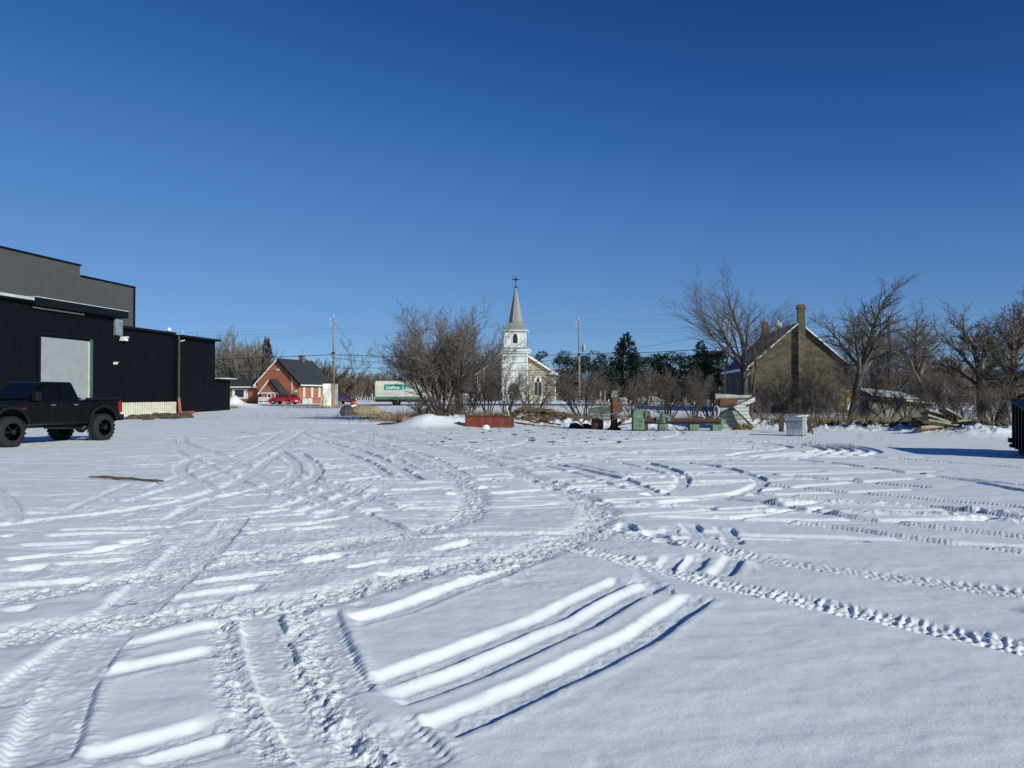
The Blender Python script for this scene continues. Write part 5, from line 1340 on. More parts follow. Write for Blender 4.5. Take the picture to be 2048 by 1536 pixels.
for px, D, L, w, t_, dz, tilt, mt, lab in SL:
    x, y, z = put(px, D); m = MB(); Mx = Matrix.Rotation(.25, 4, 'Z') @ Matrix.Rotation(-tilt, 4, 'Y') @ Matrix.Rotation(-.35, 4, 'X')
    m.box(-L / 2, L / 2, -w / 2, w / 2, -t_ / 2, t_ / 2, Mx); o = m.build('slab' if mt == 'slab' else 'beam', M[mt], None, (x, y, z + .22 + dz), 0, bevel=.02); tag(o, lab, 'slab' if mt == 'slab' else 'beam', 'slabs in the rubble pile')
x, y, z = put(1845, 33.6); m = MB(); m.tube((-.35, 0, .22), (.45, .25, .3), .2, .17, 12); tag(m.build('log', M['rust_dark'], None, (x, y, z), smooth=False), 'dark thick log with reddish end at the left of the slab pile', 'log')

# dark container at the right edge
Pn = Vector((13.05, 20.15, 0)); Pf = Vector((13.95, 22.35, 0)); dv = Pf - Pn; 
ct = thing('dump_container', 'black ribbed steel container cut off by the right edge, casting shadow', 'container', (Pn.x, Pn.y, gz(13.3, 21)), math.atan2(dv.y, dv.x))
Lc = dv.length
m = MB(); m.hexa([(0, -2.6, .12), (Lc, -2.6, .12), (Lc, 0, .12), (0, 0, .12), (0, -2.6, 1.1), (Lc, -2.6, 1.42), (Lc, 0, 1.42), (0, 0, 1.1)]); m.build('shell', M['black_plastic'], ct)
m = MB()
for i in range(6):
    q = .1 + i * (Lc - .25) / 5; h = 1.1 + .32 * q / Lc; m.box(q, q + .09, .003, .06, .15, h - .02)
m.build('rib', M['black_plastic'], ct)
m = MB(); m.hexa([(-.04, -2.6, 1.105), (Lc + .04, -2.6, 1.43), (Lc + .04, .08, 1.43), (-.04, .08, 1.105), (-.04, -2.6, 1.17), (Lc + .04, -2.6, 1.5), (Lc + .04, .08, 1.5), (-.04, .08, 1.17)]); m.build('top_rim', M['dark_trim'], ct)
m = MB(); m.box(Lc - .3, Lc - .05, .063, .16, .30, .42); m.box(Lc - .2, Lc - .02, .063, .12, .16, .26); m.build('lift_hook', M['black_plastic'], ct)
m = MB(); m.box(0, Lc, -2.5, -.1, 0, .117); m.build('skid', M['rust_dark'], ct)

# low beige wall left of the church, and house bits right of it
x, y, z = put(896, 124)
t = thing('bungalow', 'low beige bungalow glimpsed behind the bare bushes left of the church', 'house', (x, y, z), R(-4))
m = MB(); m.box(0, 4.6, 0, 4, -.5, 1.25); m.build('wall', M['stone'], t)
m = MB(); m.hexa([(-.3, -.3, 1.253), (4.8, -.3, 1.253), (4.8, 4.2, 1.253), (-.3, 4.2, 1.253), (-.3, -.3, 1.40), (4.8, -.3, 1.40), (4.8, 4.2, 1.9), (-.3, 4.2, 1.9)]); m.build('roof', M['white_soiled_or_shaded'], t)
m = MB(); m.box(3.0, 3.95, -.06, -.003, .0, .85); f = m.build('window_frame', M['white'], t)
m = MB(); m.box(3.05, 3.6, -.075, -.063, .05, .8); m.build('pane', M['glass_blue'], f)

# ------------------------------------------------------------------ cemetery
GS = [(1201, 106, .22, 1.75, 'granite_pale', 'post', 'tall white post-like gravestone, left of the drill'), (1210, 108, .16, 1.7, 'granite_pale', 'post', 'slim grey-white post-like gravestone just beside the taller one'),
      (1209, 104, .36, .75, 'granite_red', 'slab', 'small red gravestone between the slim posts and the drill'), (1217, 104, .18, .75, 'granite_pale', 'slab', 'narrow pale gravestone touching the drill column'), (1191, 107, 1.2, .5, 'granite_pale', 'slab', 'low wide pale gravestone at the far left of the cemetery'),
      (1241, 108, .55, .8, 'granite_grey', 'slab', 'grey gravestone just right of the drill'), (1249, 110, .7, .9, 'granite_pale', 'round', 'rounded pale gravestone right of the drill'), (1263, 108, .6, .65, 'granite_grey', 'slab', 'low grey gravestone above the lathe headstock'),
      (1278, 106, .42, .95, 'granite_pale', 'round', 'round-topped white gravestone left of the tall grey pair'), (1284.5, 104, .5, 1.15, 'granite_grey', 'slab', 'tall dark grey gravestone, left one of the pair'), (1291, 105, .42, .95, 'granite_pale', 'slab', 'white gravestone between the tall grey one and the obelisk'),
      (1298, 106, .4, 1.55, 'granite_pale', 'obelisk', 'pointed pale obelisk in the middle of the cemetery'), (1301.5, 103, .3, .75, 'granite_red', 'slab', 'narrow red gravestone at the foot of the obelisk'), (1308.5, 104, .7, 1.15, 'granite_grey', 'slab', 'broad tall grey gravestone right of the obelisk'),
      (1318, 105, .4, .85, 'granite_pale', 'round', 'small rounded white gravestone right of the broad grey one'), (1325, 106, .3, .7, 'granite_pale', 'slab', 'small white gravestone near the white post'), (1336.5, 107, .2, 1.75, 'granite_pale', 'post', 'tall white post-like gravestone above the lathe'),
      (1352, 108, .55, .7, 'granite_dark', 'slab', 'dark polished gravestone between two bare bushes'), (1369.5, 108, .5, 1.0, 'granite_grey', 'slab', 'upright grey gravestone left of the yellow wreath'), (1384, 104, .22, 1.0, 'yellow', 'post', 'slim post with a faded yellow wreath among the graves'),
      (1389.5, 104, .18, .6, 'granite_pale', 'slab', 'little pale marker at the right of the yellow wreath'), (1400, 105, 1.1, .95, 'granite_red', 'round', 'broad rounded pinkish gravestone, widest of all'), (1412.5, 103, .75, .8, 'granite_grey', 'slab', 'wide grey gravestone at the right of the pinkish one'),
      (1424, 104, .55, .75, 'granite_red', 'slab', 'reddish gravestone nearest the corrugated panel'), (1432, 106, .4, .7, 'granite_pale', 'round', 'pale rounded gravestone partly behind the corrugated panel')]
for px, D, w, h, mt, sh_, lab in GS:
    x, y, z = put(px, D); t = thing('gravestone', lab, 'gravestone', (x, y, z), random.Random(px).uniform(-.15, .15), 'gravestones in the cemetery')
    m = MB(); th = .18
    if sh_ == 'slab': m.prism([(-w / 2, .12), (w / 2, .12), (w / 2, h * .93), (w * .3, h), (-w * .3, h), (-w / 2, h * .93)], -th / 2, th / 2, 'y')
    elif sh_ == 'round': m.prism([(-w / 2, .12), (w / 2, .12), (w / 2, h * .7)] + [(w / 2 * math.cos(a_), h * .7 + h * .3 * math.sin(a_)) for a_ in [PI * i / 8 for i in range(1, 8)]] + [(-w / 2, h * .7)], -th / 2, th / 2, 'y')
    elif sh_ == 'post': m.hexa([(-w / 2, -w / 2, .12), (w / 2, -w / 2, .12), (w / 2, w / 2, .12), (-w / 2, w / 2, .12), (-w * .35, -w * .35, h), (w * .35, -w * .35, h), (w * .35, w * .35, h), (-w * .35, w * .35, h)])
    else: m.add([(-w / 2, -w / 2, .12), (w / 2, -w / 2, .12), (w / 2, w / 2, .12), (-w / 2, w / 2, .12), (-w * .3, -w * .3, h * .8), (w * .3, -w * .3, h * .8), (w * .3, w * .3, h * .8), (-w * .3, w * .3, h * .8), (0, 0, h)], [(3, 2, 1, 0), (0, 1, 5, 4), (1, 2, 6, 5), (2, 3, 7, 6), (3, 0, 4, 7), (4, 5, 8), (5, 6, 8), (6, 7, 8), (7, 4, 8)])
    m.build('headstone', M[mt], t, bevel=.015)
    m = MB(); m.box(-w * .62, w * .62, -.18, .18, -.2, .117); m.build('plinth', M['concrete'], t)

# ------------------------------------------------------------------ trees, bushes, grass
def bulk_tubes(segs, sides):
    """segs: array rows (x0,y0,z0,x1,y1,z1,r0,r1) -> verts, quads"""
    S = np.asarray(segs, float); p0 = S[:, 0:3]; p1 = S[:, 3:6]; d = p1 - p0
    d /= np.maximum(np.linalg.norm(d, axis=1, keepdims=True), 1e-9)
    u = np.where(np.abs(d[:, 2:3]) < .9, np.array([[0, 0, 1.0]]), np.array([[1.0, 0, 0]]))
    x = np.cross(d, u); x /= np.linalg.norm(x, axis=1, keepdims=True); y = np.cross(d, x)
    a = 2 * PI * np.arange(sides) / sides; ca = np.cos(a)[None, :, None]; sa = np.sin(a)[None, :, None]
    ring = x[:, None, :] * ca + y[:, None, :] * sa
    r0 = S[:, 6][:, None, None]; r1 = S[:, 7][:, None, None]
    V = np.concatenate([p0[:, None, :] + ring * r0, p1[:, None, :] + ring * r1], 1).reshape(-1, 3)
    i = np.arange(sides); q = np.stack([i, (i + 1) % sides, sides + (i + 1) % sides, sides + i], -1)
    Fq = (np.arange(len(S))[:, None, None] * 2 * sides + q[None]).reshape(-1, 4)
    return V, Fq

def tubes_mesh(name, segs_by_sides):
    Vs = []; Fs = []; n = 0
    for sides, segs in segs_by_sides:
        if len(segs) == 0: continue
        V, Fq = bulk_tubes(segs, sides); Vs.append(V); Fs.append(Fq + n); n += len(V)
    return mesh_arrays(name, np.concatenate(Vs), np.concatenate(Fs), True)

def grow(seed, P):
    """returns list of (x0..z1,r0,r1,level), tips"""
    rg = np.random.default_rng(seed); out = []; tips = []
    def rv(): return rg.normal(size=3)
    def norm(v): return v / (np.linalg.norm(v) + 1e-9)
    def branch(p, d, L, r, lev):
        n = P['segs'][lev]; st = L / n; nodes = []; rend = r * P['taper'][lev]
        for i in range(n):
            d = norm(d + rv() * P['wob'][lev] + np.array([0, 0, P['trop'][lev]]))
            q = p + d * st; ra = r + (rend - r) * i / n; rb = r + (rend - r) * (i + 1) / n
            out.append((*p, *q, max(ra, P['rmin']), max(rb, P['rmin']), lev)); nodes.append((p, q, d, rb)); p = q
        if lev + 1 >= len(P['segs']): tips.append((*p, *d)); return
        k = P['n'][lev]; k = max(1, int(round(k * rg.uniform(.75, 1.25))))
        az0 = rg.uniform(0, 2 * PI)
        for c in range(k):
            t = P['t0'][lev] + (1 - P['t0'][lev]) * ((c + rg.uniform(.1, .9)) / k)
            f = t * n; i = min(int(f), n - 1); a, b, dd, rr = nodes[i]; pos = a + (b - a) * (f - i)
            ang = P['ang'][lev] * rg.uniform(.7, 1.3) * (1.1 - .35 * t); az = az0 + c * 2.4 + rg.uniform(-.4, .4)
            u = norm(np.cross(dd, np.array([.3, .2, 1.0]))); w = np.cross(dd, u)
            nd = norm(dd * math.cos(ang) + (u * math.cos(az) + w * math.sin(az)) * math.sin(ang))
            branch(pos, nd, L * P['ratio'][lev] * rg.uniform(.65, 1.2) * (1.15 - .5 * t), min(rr * .85, r * P['rr'][lev]), lev + 1)
        if P.get('lead', True):
            a, b, dd, rr = nodes[-1]
            branch(b, dd, L * P['ratio'][lev] * .8, rr, lev + 1)
    for st in P['stems'](rg): branch(*st, 0)
    return np.array(out), np.array(tips)

def stems_single(L, r, lean=(0, 0)):
    return lambda rg: [(np.array([0, 0, -.2]), np.array([lean[0], lean[1], 1.0]) / math.sqrt(1 + lean[0] ** 2 + lean[1] ** 2), L, r)]
def stems_multi(k, L, r, spread, foot=.25):
    def f(rg):
        o = []
        for i in range(k):
            az = 2 * PI * i / k + rg.uniform(-.5, .5); a = spread * rg.uniform(.3, 1.1)
            d = np.array([math.cos(az) * math.sin(a), math.sin(az) * math.sin(a), math.cos(a)])
            o.append((np.array([math.cos(az) * foot * rg.uniform(0, .25), math.sin(az) * foot * rg.uniform(0, .25), -.15]), d, L * rg.uniform(.75, 1.1), r * rg.uniform(.6, 1.1)))
        return o
    return f

VASE = dict(segs=[5, 9, 6, 4, 3], wob=[.03, .05, .08, .10, .12], trop=[.02, .02, .025, .02, .0], taper=[.75, .12, .2, .3, .5], n=[7, 9, 8, 6], t0=[.70, .22, .15, .1], ang=[.66, .46, .5, .55], ratio=[1.3, .56, .46, .42], rr=[.45, .34, .42, .5], rmin=.0048)
SPREAD = dict(segs=[5, 7, 5, 4, 3], wob=[.07, .13, .17, .2, .22], trop=[.02, .025, .02, .015, 0], taper=[.7, .2, .3, .35, .5], n=[5, 10, 8, 6], t0=[.65, .25, .15, .1], ang=[.75, .65, .65, .65], ratio=[1.15, .50, .48, .45], rr=[.5, .36, .42, .5], rmin=.005)
BUSH = dict(segs=[6, 5, 4, 3], wob=[.09, .13, .16, .2], trop=[.02, .02, .02, 0], taper=[.3, .3, .35, .5], n=[8, 6, 5], t0=[.3, .15, .1], ang=[.5, .6, .65], ratio=[.45, .5, .5], rr=[.45, .45, .5], rmin=.0045)
def var(P, **k): q = dict(P); q.update(k); return q

def shape(out, tips, H, W, cutpct=93):
    """scale to height H and total width W"""
    z = out[:, 5]; zt = z.max(); hx = np.percentile(np.abs(out[:, 3]), cutpct)
    sz = H / zt; sx = (W / 2) / hx
    o = out.copy(); o[:, [0, 1, 3, 4]] *= sx; o[:, [2, 5]] *= sz
    t = tips.copy()
    if len(t): t[:, [0, 1]] *= sx; t[:, 2] *= sz
    return o, t

def tree(name, label, cat, loc, H, W, seed, P, bark='bark', twig='twig', group=None, leaf=None, nleaf=0, leafsize=.06, rotz=0.0, rscale=1.0, cut=93):
    out, tips = grow(seed, P); out, tips = shape(out, tips, H, W, cut)
    out[:, 6:8] *= rscale
    t = thing(name, label, cat, loc, rotz, group)
    lev = out[:, 8]
    link('trunk', tubes_mesh('trunk', [(9, out[lev == 0][:, :8])]), M[bark], t)
    link('crown', tubes_mesh('crown', [(6, out[lev == 1][:, :8]), (4, out[lev == 2][:, :8]), (3, out[lev >= 3][:, :8])]), M[twig], t)
    if leaf:
        rg = np.random.default_rng(seed + 5); base = out[lev >= 2]; ii = rg.integers(0, len(base), nleaf); f = rg.uniform(0, 1, (nleaf, 1))
        c = base[ii, 0:3] * (1 - f) + base[ii, 3:6] * f + rg.normal(0, .04, (nleaf, 3))
        a = rg.normal(0, 1, (nleaf, 3)); a /= np.linalg.norm(a, axis=1, keepdims=True); b = rg.normal(0, 1, (nleaf, 3)); b -= a * (a * b).sum(1, keepdims=True); b /= np.linalg.norm(b, axis=1, keepdims=True)
        s = leafsize * rg.uniform(.5, 1.3, (nleaf, 1))
        V = np.stack([c - a * s, c + b * s * .55, c + a * s, c - b * s * .55], 1).reshape(-1, 3)
        link('dry_leaves', mesh_arrays('dry_leaves', V, np.arange(nleaf * 4).reshape(-1, 4)), M[leaf], t)
    return t

# tall vase-shaped tree before the stone house
tree('bare_tree', 'tall vase-shaped bare tree rising before the stone house', 'tree', put(1490, 52), 10.6, 7.7, 21, var(VASE, stems=stems_single(4.2, .27, (-.02, 0))), 'bark', 'twig', 'bare trees', rscale=.9, cut=96, rotz=PI)
tree('bare_tree', 'slim straight bare tree close beside the vase-shaped one', 'tree', put(1502, 51), 7.4, 2.6, 5, var(VASE, stems=stems_single(4.5, .10, (.06, 0)), n=[5, 7, 5, 3], ang=[.4, .5, .6, .6], t0=[.5, .2, .15, .1], ratio=[.8, .4, .45, .45]), 'bark', 'twig', 'bare trees')
# gnarled trees on the right
tree('bare_tree', 'gnarled bare tree right of the stone house, forking low', 'tree', put(1700, 44), 8.0, 5.2, 33, var(SPREAD, stems=stems_single(3.4, .25, (.12, 0))), 'bark', 'twig', 'bare trees')
tree('bare_tree', 'twisted bare tree standing behind the collapsed shed', 'tree', put(1846, 58), 8.8, 5.6, 47, var(SPREAD, stems=stems_single(4.0, .26, (.08, 0)), ang=[.6, .7, .7, .7]), 'bark_dark', 'twig', 'bare trees')
tree('bare_tree', 'broad dark tree with clinging seeds right of the slab pile', 'tree', put(1962, 42), 6.7, 5.0, 58, var(SPREAD, stems=stems_single(2.4, .22, (.05, 0)), ang=[.65, .7, .7, .7]), 'bark_dark', 'twig', 'bare trees', 'dry_olive', 6500, .032)
tree('bare_tree', 'tallest right-edge tree leaning right with clinging seeds', 'tree', put(1990, 41), 7.4, 4.6, 64, var(SPREAD, stems=stems_single(2.8, .23, (.40, 0)), wob=[.05, .12, .17, .2, .22], trop=[.02, .05, .02, .015, 0], ang=[.55, .7, .7, .7]), 'bark_dark', 'twig', 'bare trees', 'dry_olive', 6500, .032)
tree('bare_tree', 'low dark arching bare tree cut by the right edge', 'tree', put(2062, 40), 4.2, 6.0, 67, var(SPREAD, stems=stems_single(2.0, .22, (-.1, 0))), 'bark_dark', 'twig_dark', 'bare trees')
tree('bare_tree', 'pale thin bare tree between the gnarled tree and old pole', 'tree', put(1762, 63), 8.6, 5.5, 71, var(BUSH, stems=stems_multi(6, 5, .09, .35), segs=[6, 5, 4, 3], n=[12, 9, 6]), 'bark_red', 'twig_red', 'bare trees')
tree('bare_tree', 'pale thin bare tree close behind the gnarled tree', 'tree', put(1724, 66), 7.6, 5.0, 72, var(BUSH, stems=stems_multi(6, 5, .09, .38), segs=[6, 5, 4, 3], n=[12, 9, 6]), 'bark_red', 'twig', 'bare trees')
# big central bush-tree
tree('bare_tree', 'wide many-stemmed bare tree with russet seed clusters left of the church', 'tree', put(884, 48), 7.3, 7.2, 88, var(SPREAD, stems=stems_multi(11, 3.2, .075, .62, .3), segs=[5, 6, 4, 3, 2], n=[7, 9, 7, 5], t0=[.36, .15, .12, .1], trop=[.05, .07, .06, .05, .03], ang=[.45, .5, .55, .6], ratio=[.8, .46, .48, .45], rmin=.005), 'bark_dark', 'twig_red', 'bare trees', 'dry_leaf', 15000, .030, 0, 1.0, 98)
tree('bare_tree', 'young lone bare tree with slanted limbs right of the pale pole', 'tree', put(710, 86), 7.6, 4.0, 95, var(VASE, stems=stems_single(3.6, .10, (.0, 0)), n=[5, 6, 5, 3], t0=[.55, .25, .2, .1], rmin=.010, ratio=[1.0, .4, .42, .45]), 'bark', 'twig', 'bare trees')

# dark shrubs along the bank
SH = [(975, 51, 4.9, 2.7, 'dense dark bush hiding the left flank of the church', 'twig_dark', 10, 9, 1), (1012, 56, 4.3, 2.8, 'hazy grey bush half covering the church tower', 'twig', 9, 7, 12), (938, 53, 3.0, 2.2, 'small dark bush between the seeded tree and the church', 'twig_dark', 8, 8, 2), (846, 46.5, 1.7, 1.6, 'low brown scrub at the left foot of the wide seeded tree', 'twig', 9, 7, 10), (912, 46.5, 1.9, 2.2, 'low brown scrub at the right foot of the wide seeded tree', 'twig', 10, 7, 11), (1066, 46, 3.4, 2.6, 'open bush of curved stems before the church wall', 'twig', 8, 5, 3), (1166, 46, 3.5, 3.9, 'wide bush below the transformer pole', 'twig', 10, 8, 4),
      (1262, 47, 3.0, 2.0, 'slender bush in front of the pointed spruce', 'twig', 6, 6, 5), (1284, 50, 3.2, 2.0, 'second slender bush just right of the spruce', 'twig', 7, 7, 6), (1338, 44, 2.9, 2.3, 'bush with thick base behind the lathe middle', 'twig_dark', 9, 7, 7), (1384, 46, 2.6, 1.7, 'thin bush behind the right end of the lathe', 'twig', 6, 6, 8), (1418, 50, 2.9, 1.8, 'faint brown bush left of the corrugated panel', 'twig', 7, 7, 9)]
for px, D, H, W, lab, tw, k_, n0, sd in SH:
    tree('bush', lab, 'bush', put(px, D), H, W, 200 + sd, var(BUSH, stems=stems_multi(k_, 2.4, .05, .55, .3), n=[n0, 6, 5]), 'bark_dark', tw, 'bare bushes along the bank')
# brush on the right
SH2 = [(1528, 47, 2.3, 1.8, 'dark brush at the left corner of the stone gable'), (1560, 50, 2.3, 2.4, 'tangled brush against the stone gable, left of the chimney'), (1625, 48, 2.9, 1.8, 'brush with an upright stem right of the gable chimney'), (1660, 46, 2.1, 2.4, 'low dark brush at the right end of the stone gable'),
       (1735, 47, 2.6, 2.8, 'dark brush before the left end of the collapsed shed'), (1775, 45, 2.3, 2.4, 'dark brush before the middle of the collapsed shed'), (1810, 47, 2.6, 2.6, 'dark brush before the right end of the collapsed shed'), (1870, 42, 3.0, 3.0, 'thick brush directly behind the slab pile'), (1905, 44, 3.4, 3.0, 'taller brush behind the right end of the slabs'),
       (1930, 39, 2.3, 2.4, 'brush at the foot of the broad seeded tree'), (1985, 38, 2.4, 2.8, 'brush between the two seeded trees'), (2030, 37, 2.8, 2.6, 'brush behind the black container'), (1680, 58, 4.4, 3.0, 'pale tall brush right of the stone house'), (1800, 60, 4.8, 3.6, 'tall brush around the old dark pole'), (1900, 60, 4.4, 4.0, 'hazy brush between the twisted and the broad tree'), (2010, 58, 4.2, 4.2, 'hazy brush behind the right-edge trees')]
for i, (px, D, H, W, lab) in enumerate(SH2):
    tree('bush', lab, 'bush', put(px, D), H, W, 300 + i, var(BUSH, stems=stems_multi(8, 2.2, .03, .6, .5), n=[7, 5, 4], wob=[.13, .17, .2, .22]), 'bark_dark', 'twig' if i % 3 else 'twig_red', 'brush along the right bank')
# small saplings scattered before the gable
for i, (px, D, H, W, lab) in enumerate(((1592, 44, 1.6, .9, 'small sapling below the gable chimney'), (1648, 42, 1.9, 1.2, 'small sapling right of the galvanised crate'), (1700, 41, 1.5, 1.2, 'small sapling at the foot of the gnarled tree'))):
    tree('sapling', lab, 'sapling', put(px, D), H, W, 350 + i, var(BUSH, stems=stems_multi(3, 1.4, .02, .3, .1), n=[5, 4, 3]), 'bark', 'twig', 'saplings')

# trees behind the brick house and black workshop
base = []
lb = ['bare grey tree farthest left, its crown above the annex roof', 'bare grey tree behind the workshop end, second from left', 'bare grey tree right behind the brick wing', 'pale leaning birch-like tree beside the brick gable', 'bare grey tree rising left of the brick gable']
for i, (px, D, H, W, sd) in enumerate(((425, 150, 13.0, 8, 401), (455, 142, 13.8, 7.5, 402), (482, 146, 12.5, 7, 403), (503, 138, 11.5, 5.5, 404), (520, 146, 12.0, 5.5, 405))):
    tree('bare_tree', lb[i], 'tree', put(px, D), H, W, sd, var(VASE, stems=stems_multi(3, 6, .16, .22, .1), segs=[5, 5, 4, 3, 2], n=[7, 7, 6, 4], t0=[.15, .15, .1, .1], rmin=.02), 'bark', 'twig_pale' if i != 3 else 'twig_pale', 'far trees behind the brick house', rscale=1.0)
lb = ['bare brown tree behind the brick chimney', 'bare brown tree over the right end of the shingle roof', 'bare brown tree between roof and pale pole', 'bare brown tree directly behind the white hoarding', 'bare brown tree right of the pale pole', 'low bare brown tree over the dark plum car']
for i, (px, D, H, W, sd) in enumerate(((588, 158, 8.5, 7, 411), (612, 150, 8.0, 7, 412), (632, 146, 7.8, 6, 413), (652, 150, 8.4, 7, 414), (680, 150, 6.6, 7, 415), (694, 156, 6.2, 6, 416))):
    tree('bare_tree', lb[i], 'tree', put(px, D), H, W, sd, var(BUSH, stems=stems_multi(6, 5, .1, .5, .6), segs=[5, 4, 3, 3], n=[8, 7, 6], rmin=.022), 'bark', 'twig_far', 'far brown trees', 'dry_leaf', 900, .13)

def needle_tree(name, label, loc, H, W, seed, kind='spruce', mt='needle', n=7000, group=None):
    rg = np.random.default_rng(seed); t = thing(name, label, 'tree', loc, 0, group)
    m = MB(); m.tube((0, 0, -.3), (0, 0, H * .97), .02 * H * .8, .02, 8); m.build('trunk', M['bark_dark'], t)
    R_ = W / 2
    if kind == 'spruce':
        nb = 420; bz = H * (.04 + .95 * rg.uniform(0, 1, nb) ** 1.2); baz = rg.uniform(0, 2 * PI, nb)
        bl = R_ * (1 - bz / H) ** .82 * rg.uniform(.62, 1.12, nb) + .12
        ii = rg.choice(nb, n, p=bl / bl.sum()); f = rg.uniform(.08, 1, n) ** .7
        rr = bl[ii] * f; az = baz[ii] + rg.normal(0, .2, n) / (f + .2); zz_ = bz[ii] + rr * (-.22 + .30 * f * f) + rg.normal(0, .16, n)
        c = np.stack([rr * np.cos(az), rr * np.sin(az), zz_], -1); s = H * .021 * rg.uniform(.6, 1.4, (n, 1))
        out = np.stack([np.cos(az), np.sin(az), -.25 + .5 * rg.uniform(-1, 1, n)], -1)
    else:
        nc = 26; cz = H * (.32 + .66 * np.sort(rg.uniform(0, 1, nc))); ca = rg.uniform(0, 2 * PI, nc); cr = R_ * rg.uniform(.1, .9, nc) * (1 - ((cz / H - .62) / .55) ** 2).clip(.15, 1)
        segs = [(0, 0, z_ - .08 * H, r_ * math.cos(a_), r_ * math.sin(a_), z_, .05, .03) for z_, a_, r_ in zip(cz, ca, cr)]
        link('limbs', tubes_mesh('limbs', [(5, np.array(segs))]), M['bark_dark'], t)
        ii = rg.integers(0, nc, n); g = rg.normal(0, 1, (n, 3)); g /= np.linalg.norm(g, axis=1, keepdims=True); g *= rg.uniform(.3, 1, (n, 1)) ** .5
        sc = (W * .17 * rg.uniform(.7, 1.3, nc))[ii][:, None]
        c = np.stack([cr * np.cos(ca), cr * np.sin(ca), cz], -1)[ii] + g * sc * np.array([[1.15, 1.15, .62]]); s = H * .02 * rg.uniform(.6, 1.4, (n, 1)); out = g + np.array([[0, 0, .5]])
    out /= np.linalg.norm(out, axis=1, keepdims=True)
    b = rg.normal(0, 1, (n, 3)); b -= out * (out * b).sum(1, keepdims=True); b /= np.linalg.norm(b, axis=1, keepdims=True)
    V = np.stack([c - b * s * .45, c + b * s * .45, c + out * s * 1.6], 1).reshape(-1, 3)
    link('crown', mesh_arrays('crown', V, np.arange(n * 3).reshape(-1, 3)), M[mt], t)
    return t
G1 = 'conifers behind the cemetery'
needle_tree('spruce', 'tall pointed dark spruce, the highest conifer', put(1252, 132), 11.6, 10.2, 501, 'spruce', 'needle', 14000, G1)
needle_tree('spruce', 'dark spruce with drooping tiers left of the vase-shaped tree', put(1402, 140), 10.9, 8.5, 502, 'spruce', 'needle_dark', 8000, G1)
needle_tree('spruce', 'brown dying spruce rising behind the brick gable', put(533, 140), 11.2, 5.5, 503, 'spruce', 'needle_brown', 6000, 'far trees behind the brick house')
lb = ['pine seen over the church nave roof', 'pine just right of the church, pale at its tip', 'pine behind the transformer pole', 'clumpy pine right of the transformer pole', 'flat-topped pine left of the tall spruce', 'thin pine just right of the tall spruce', 'pine with open top above the middle gravestones', 'pine above the broad pinkish gravestone', 'dense pine left of the tiered spruce', 'dense black pine right of the tiered spruce', 'dense black pine behind the leaning grey pole']
for i, (px, D, H, W, k_) in enumerate(((1078, 150, 9.4, 5, 'pine'), (1132, 140, 8.6, 6, 'pine'), (1160, 150, 8.2, 6.5, 'pine'), (1190, 146, 8.8, 6.5, 'pine'), (1212, 150, 8.6, 6, 'pine'), (1290, 150, 8.6, 6, 'pine'), (1318, 150, 8.6, 6.5, 'pine'), (1345, 148, 9.0, 7, 'pine'), (1372, 150, 9.0, 6.5, 'pine'), (1424, 142, 8.8, 6.5, 'pine'), (1444, 138, 8.6, 6, 'pine'))):
    needle_tree('pine', lb[i], put(px, D), H, W, 520 + i, k_, 'needle_dark' if i > 7 else 'needle', 4200 if i < 8 else 5500, G1)
# bare trees mixed between the conifers
lb = ['faint bare tree right of the church below the pine', 'faint bare tree between transformer pole and spruce', 'faint bare tree behind the slender bushes', 'faint bare tree above the obelisk', 'faint bare tree behind the dark pines']
for i, (px, D, H, W) in enumerate(((1130, 128, 6.0, 5), (1200, 128, 5.4, 6), (1290, 126, 6.4, 5.5), (1335, 128, 6.2, 6), (1385, 126, 5.8, 5))):
    tree('bare_tree', lb[i], 'tree', put(px, D), H, W, 541 + i, var(BUSH, stems=stems_multi(6, 5, .08, .45, .6), segs=[5, 4, 3, 3], n=[8, 6, 5], rmin=.02), 'bark', 'twig', 'bare trees between the conifers')

# far wood on the horizon: one mass
rg = np.random.default_rng(77); segs = []
def wood(px0, px1, D0, D1, h0, h1, n):
    for i in range(n):
        D = rg.uniform(D0, D1); px = rg.uniform(px0, px1); x = xat(px, D); z = .3; H = rg.uniform(h0, h1) * (.75 + .25 * math.sin(px * .021) * math.sin(px * .007 + 1))
        lx, ly = rg.normal(0, .05, 2); segs.append((x, D, z, x + lx * H, D + ly * H, z + H, .10, .03))
        for k_ in range(9):
            f = rg.uniform(.1, .95); a_ = rg.uniform(0, 2 * PI); L = H * (.42 - .25 * f) * rg.uniform(.6, 1.3)
            bx, by, bz = x + lx * H * f, D + ly * H * f, z + H * f; ex, ey, ez = bx + math.cos(a_) * L * .6, by + math.sin(a_) * L * .6, bz + L * .75
            segs.append((bx, by, bz, ex, ey, ez, .05, .02))
            for q in range(3):
                g_ = rg.uniform(.3, 1); dx, dy, dz = rg.normal(0, .25 * L, 3); segs.append((bx + (ex - bx) * g_, by + (ey - by) * g_, bz + (ez - bz) * g_, ex + dx, ey + dy, ez + abs(dz), .03, .018))
wood(560, 1110, 185, 240, 6.2, 9.2, 950); wood(-150, 560, 190, 240, 6, 9, 250); wood(1100, 1480, 190, 240, 5, 8, 450); wood(1460, 2350, 110, 200, 5.0, 8.0, 1250)
o = link('distant_wood', tubes_mesh('distant_wood', [(3, np.array(segs))]), M['twig_far']); tag(o, 'brown leafless wood along the horizon behind the road', 'wood', kind='stuff')

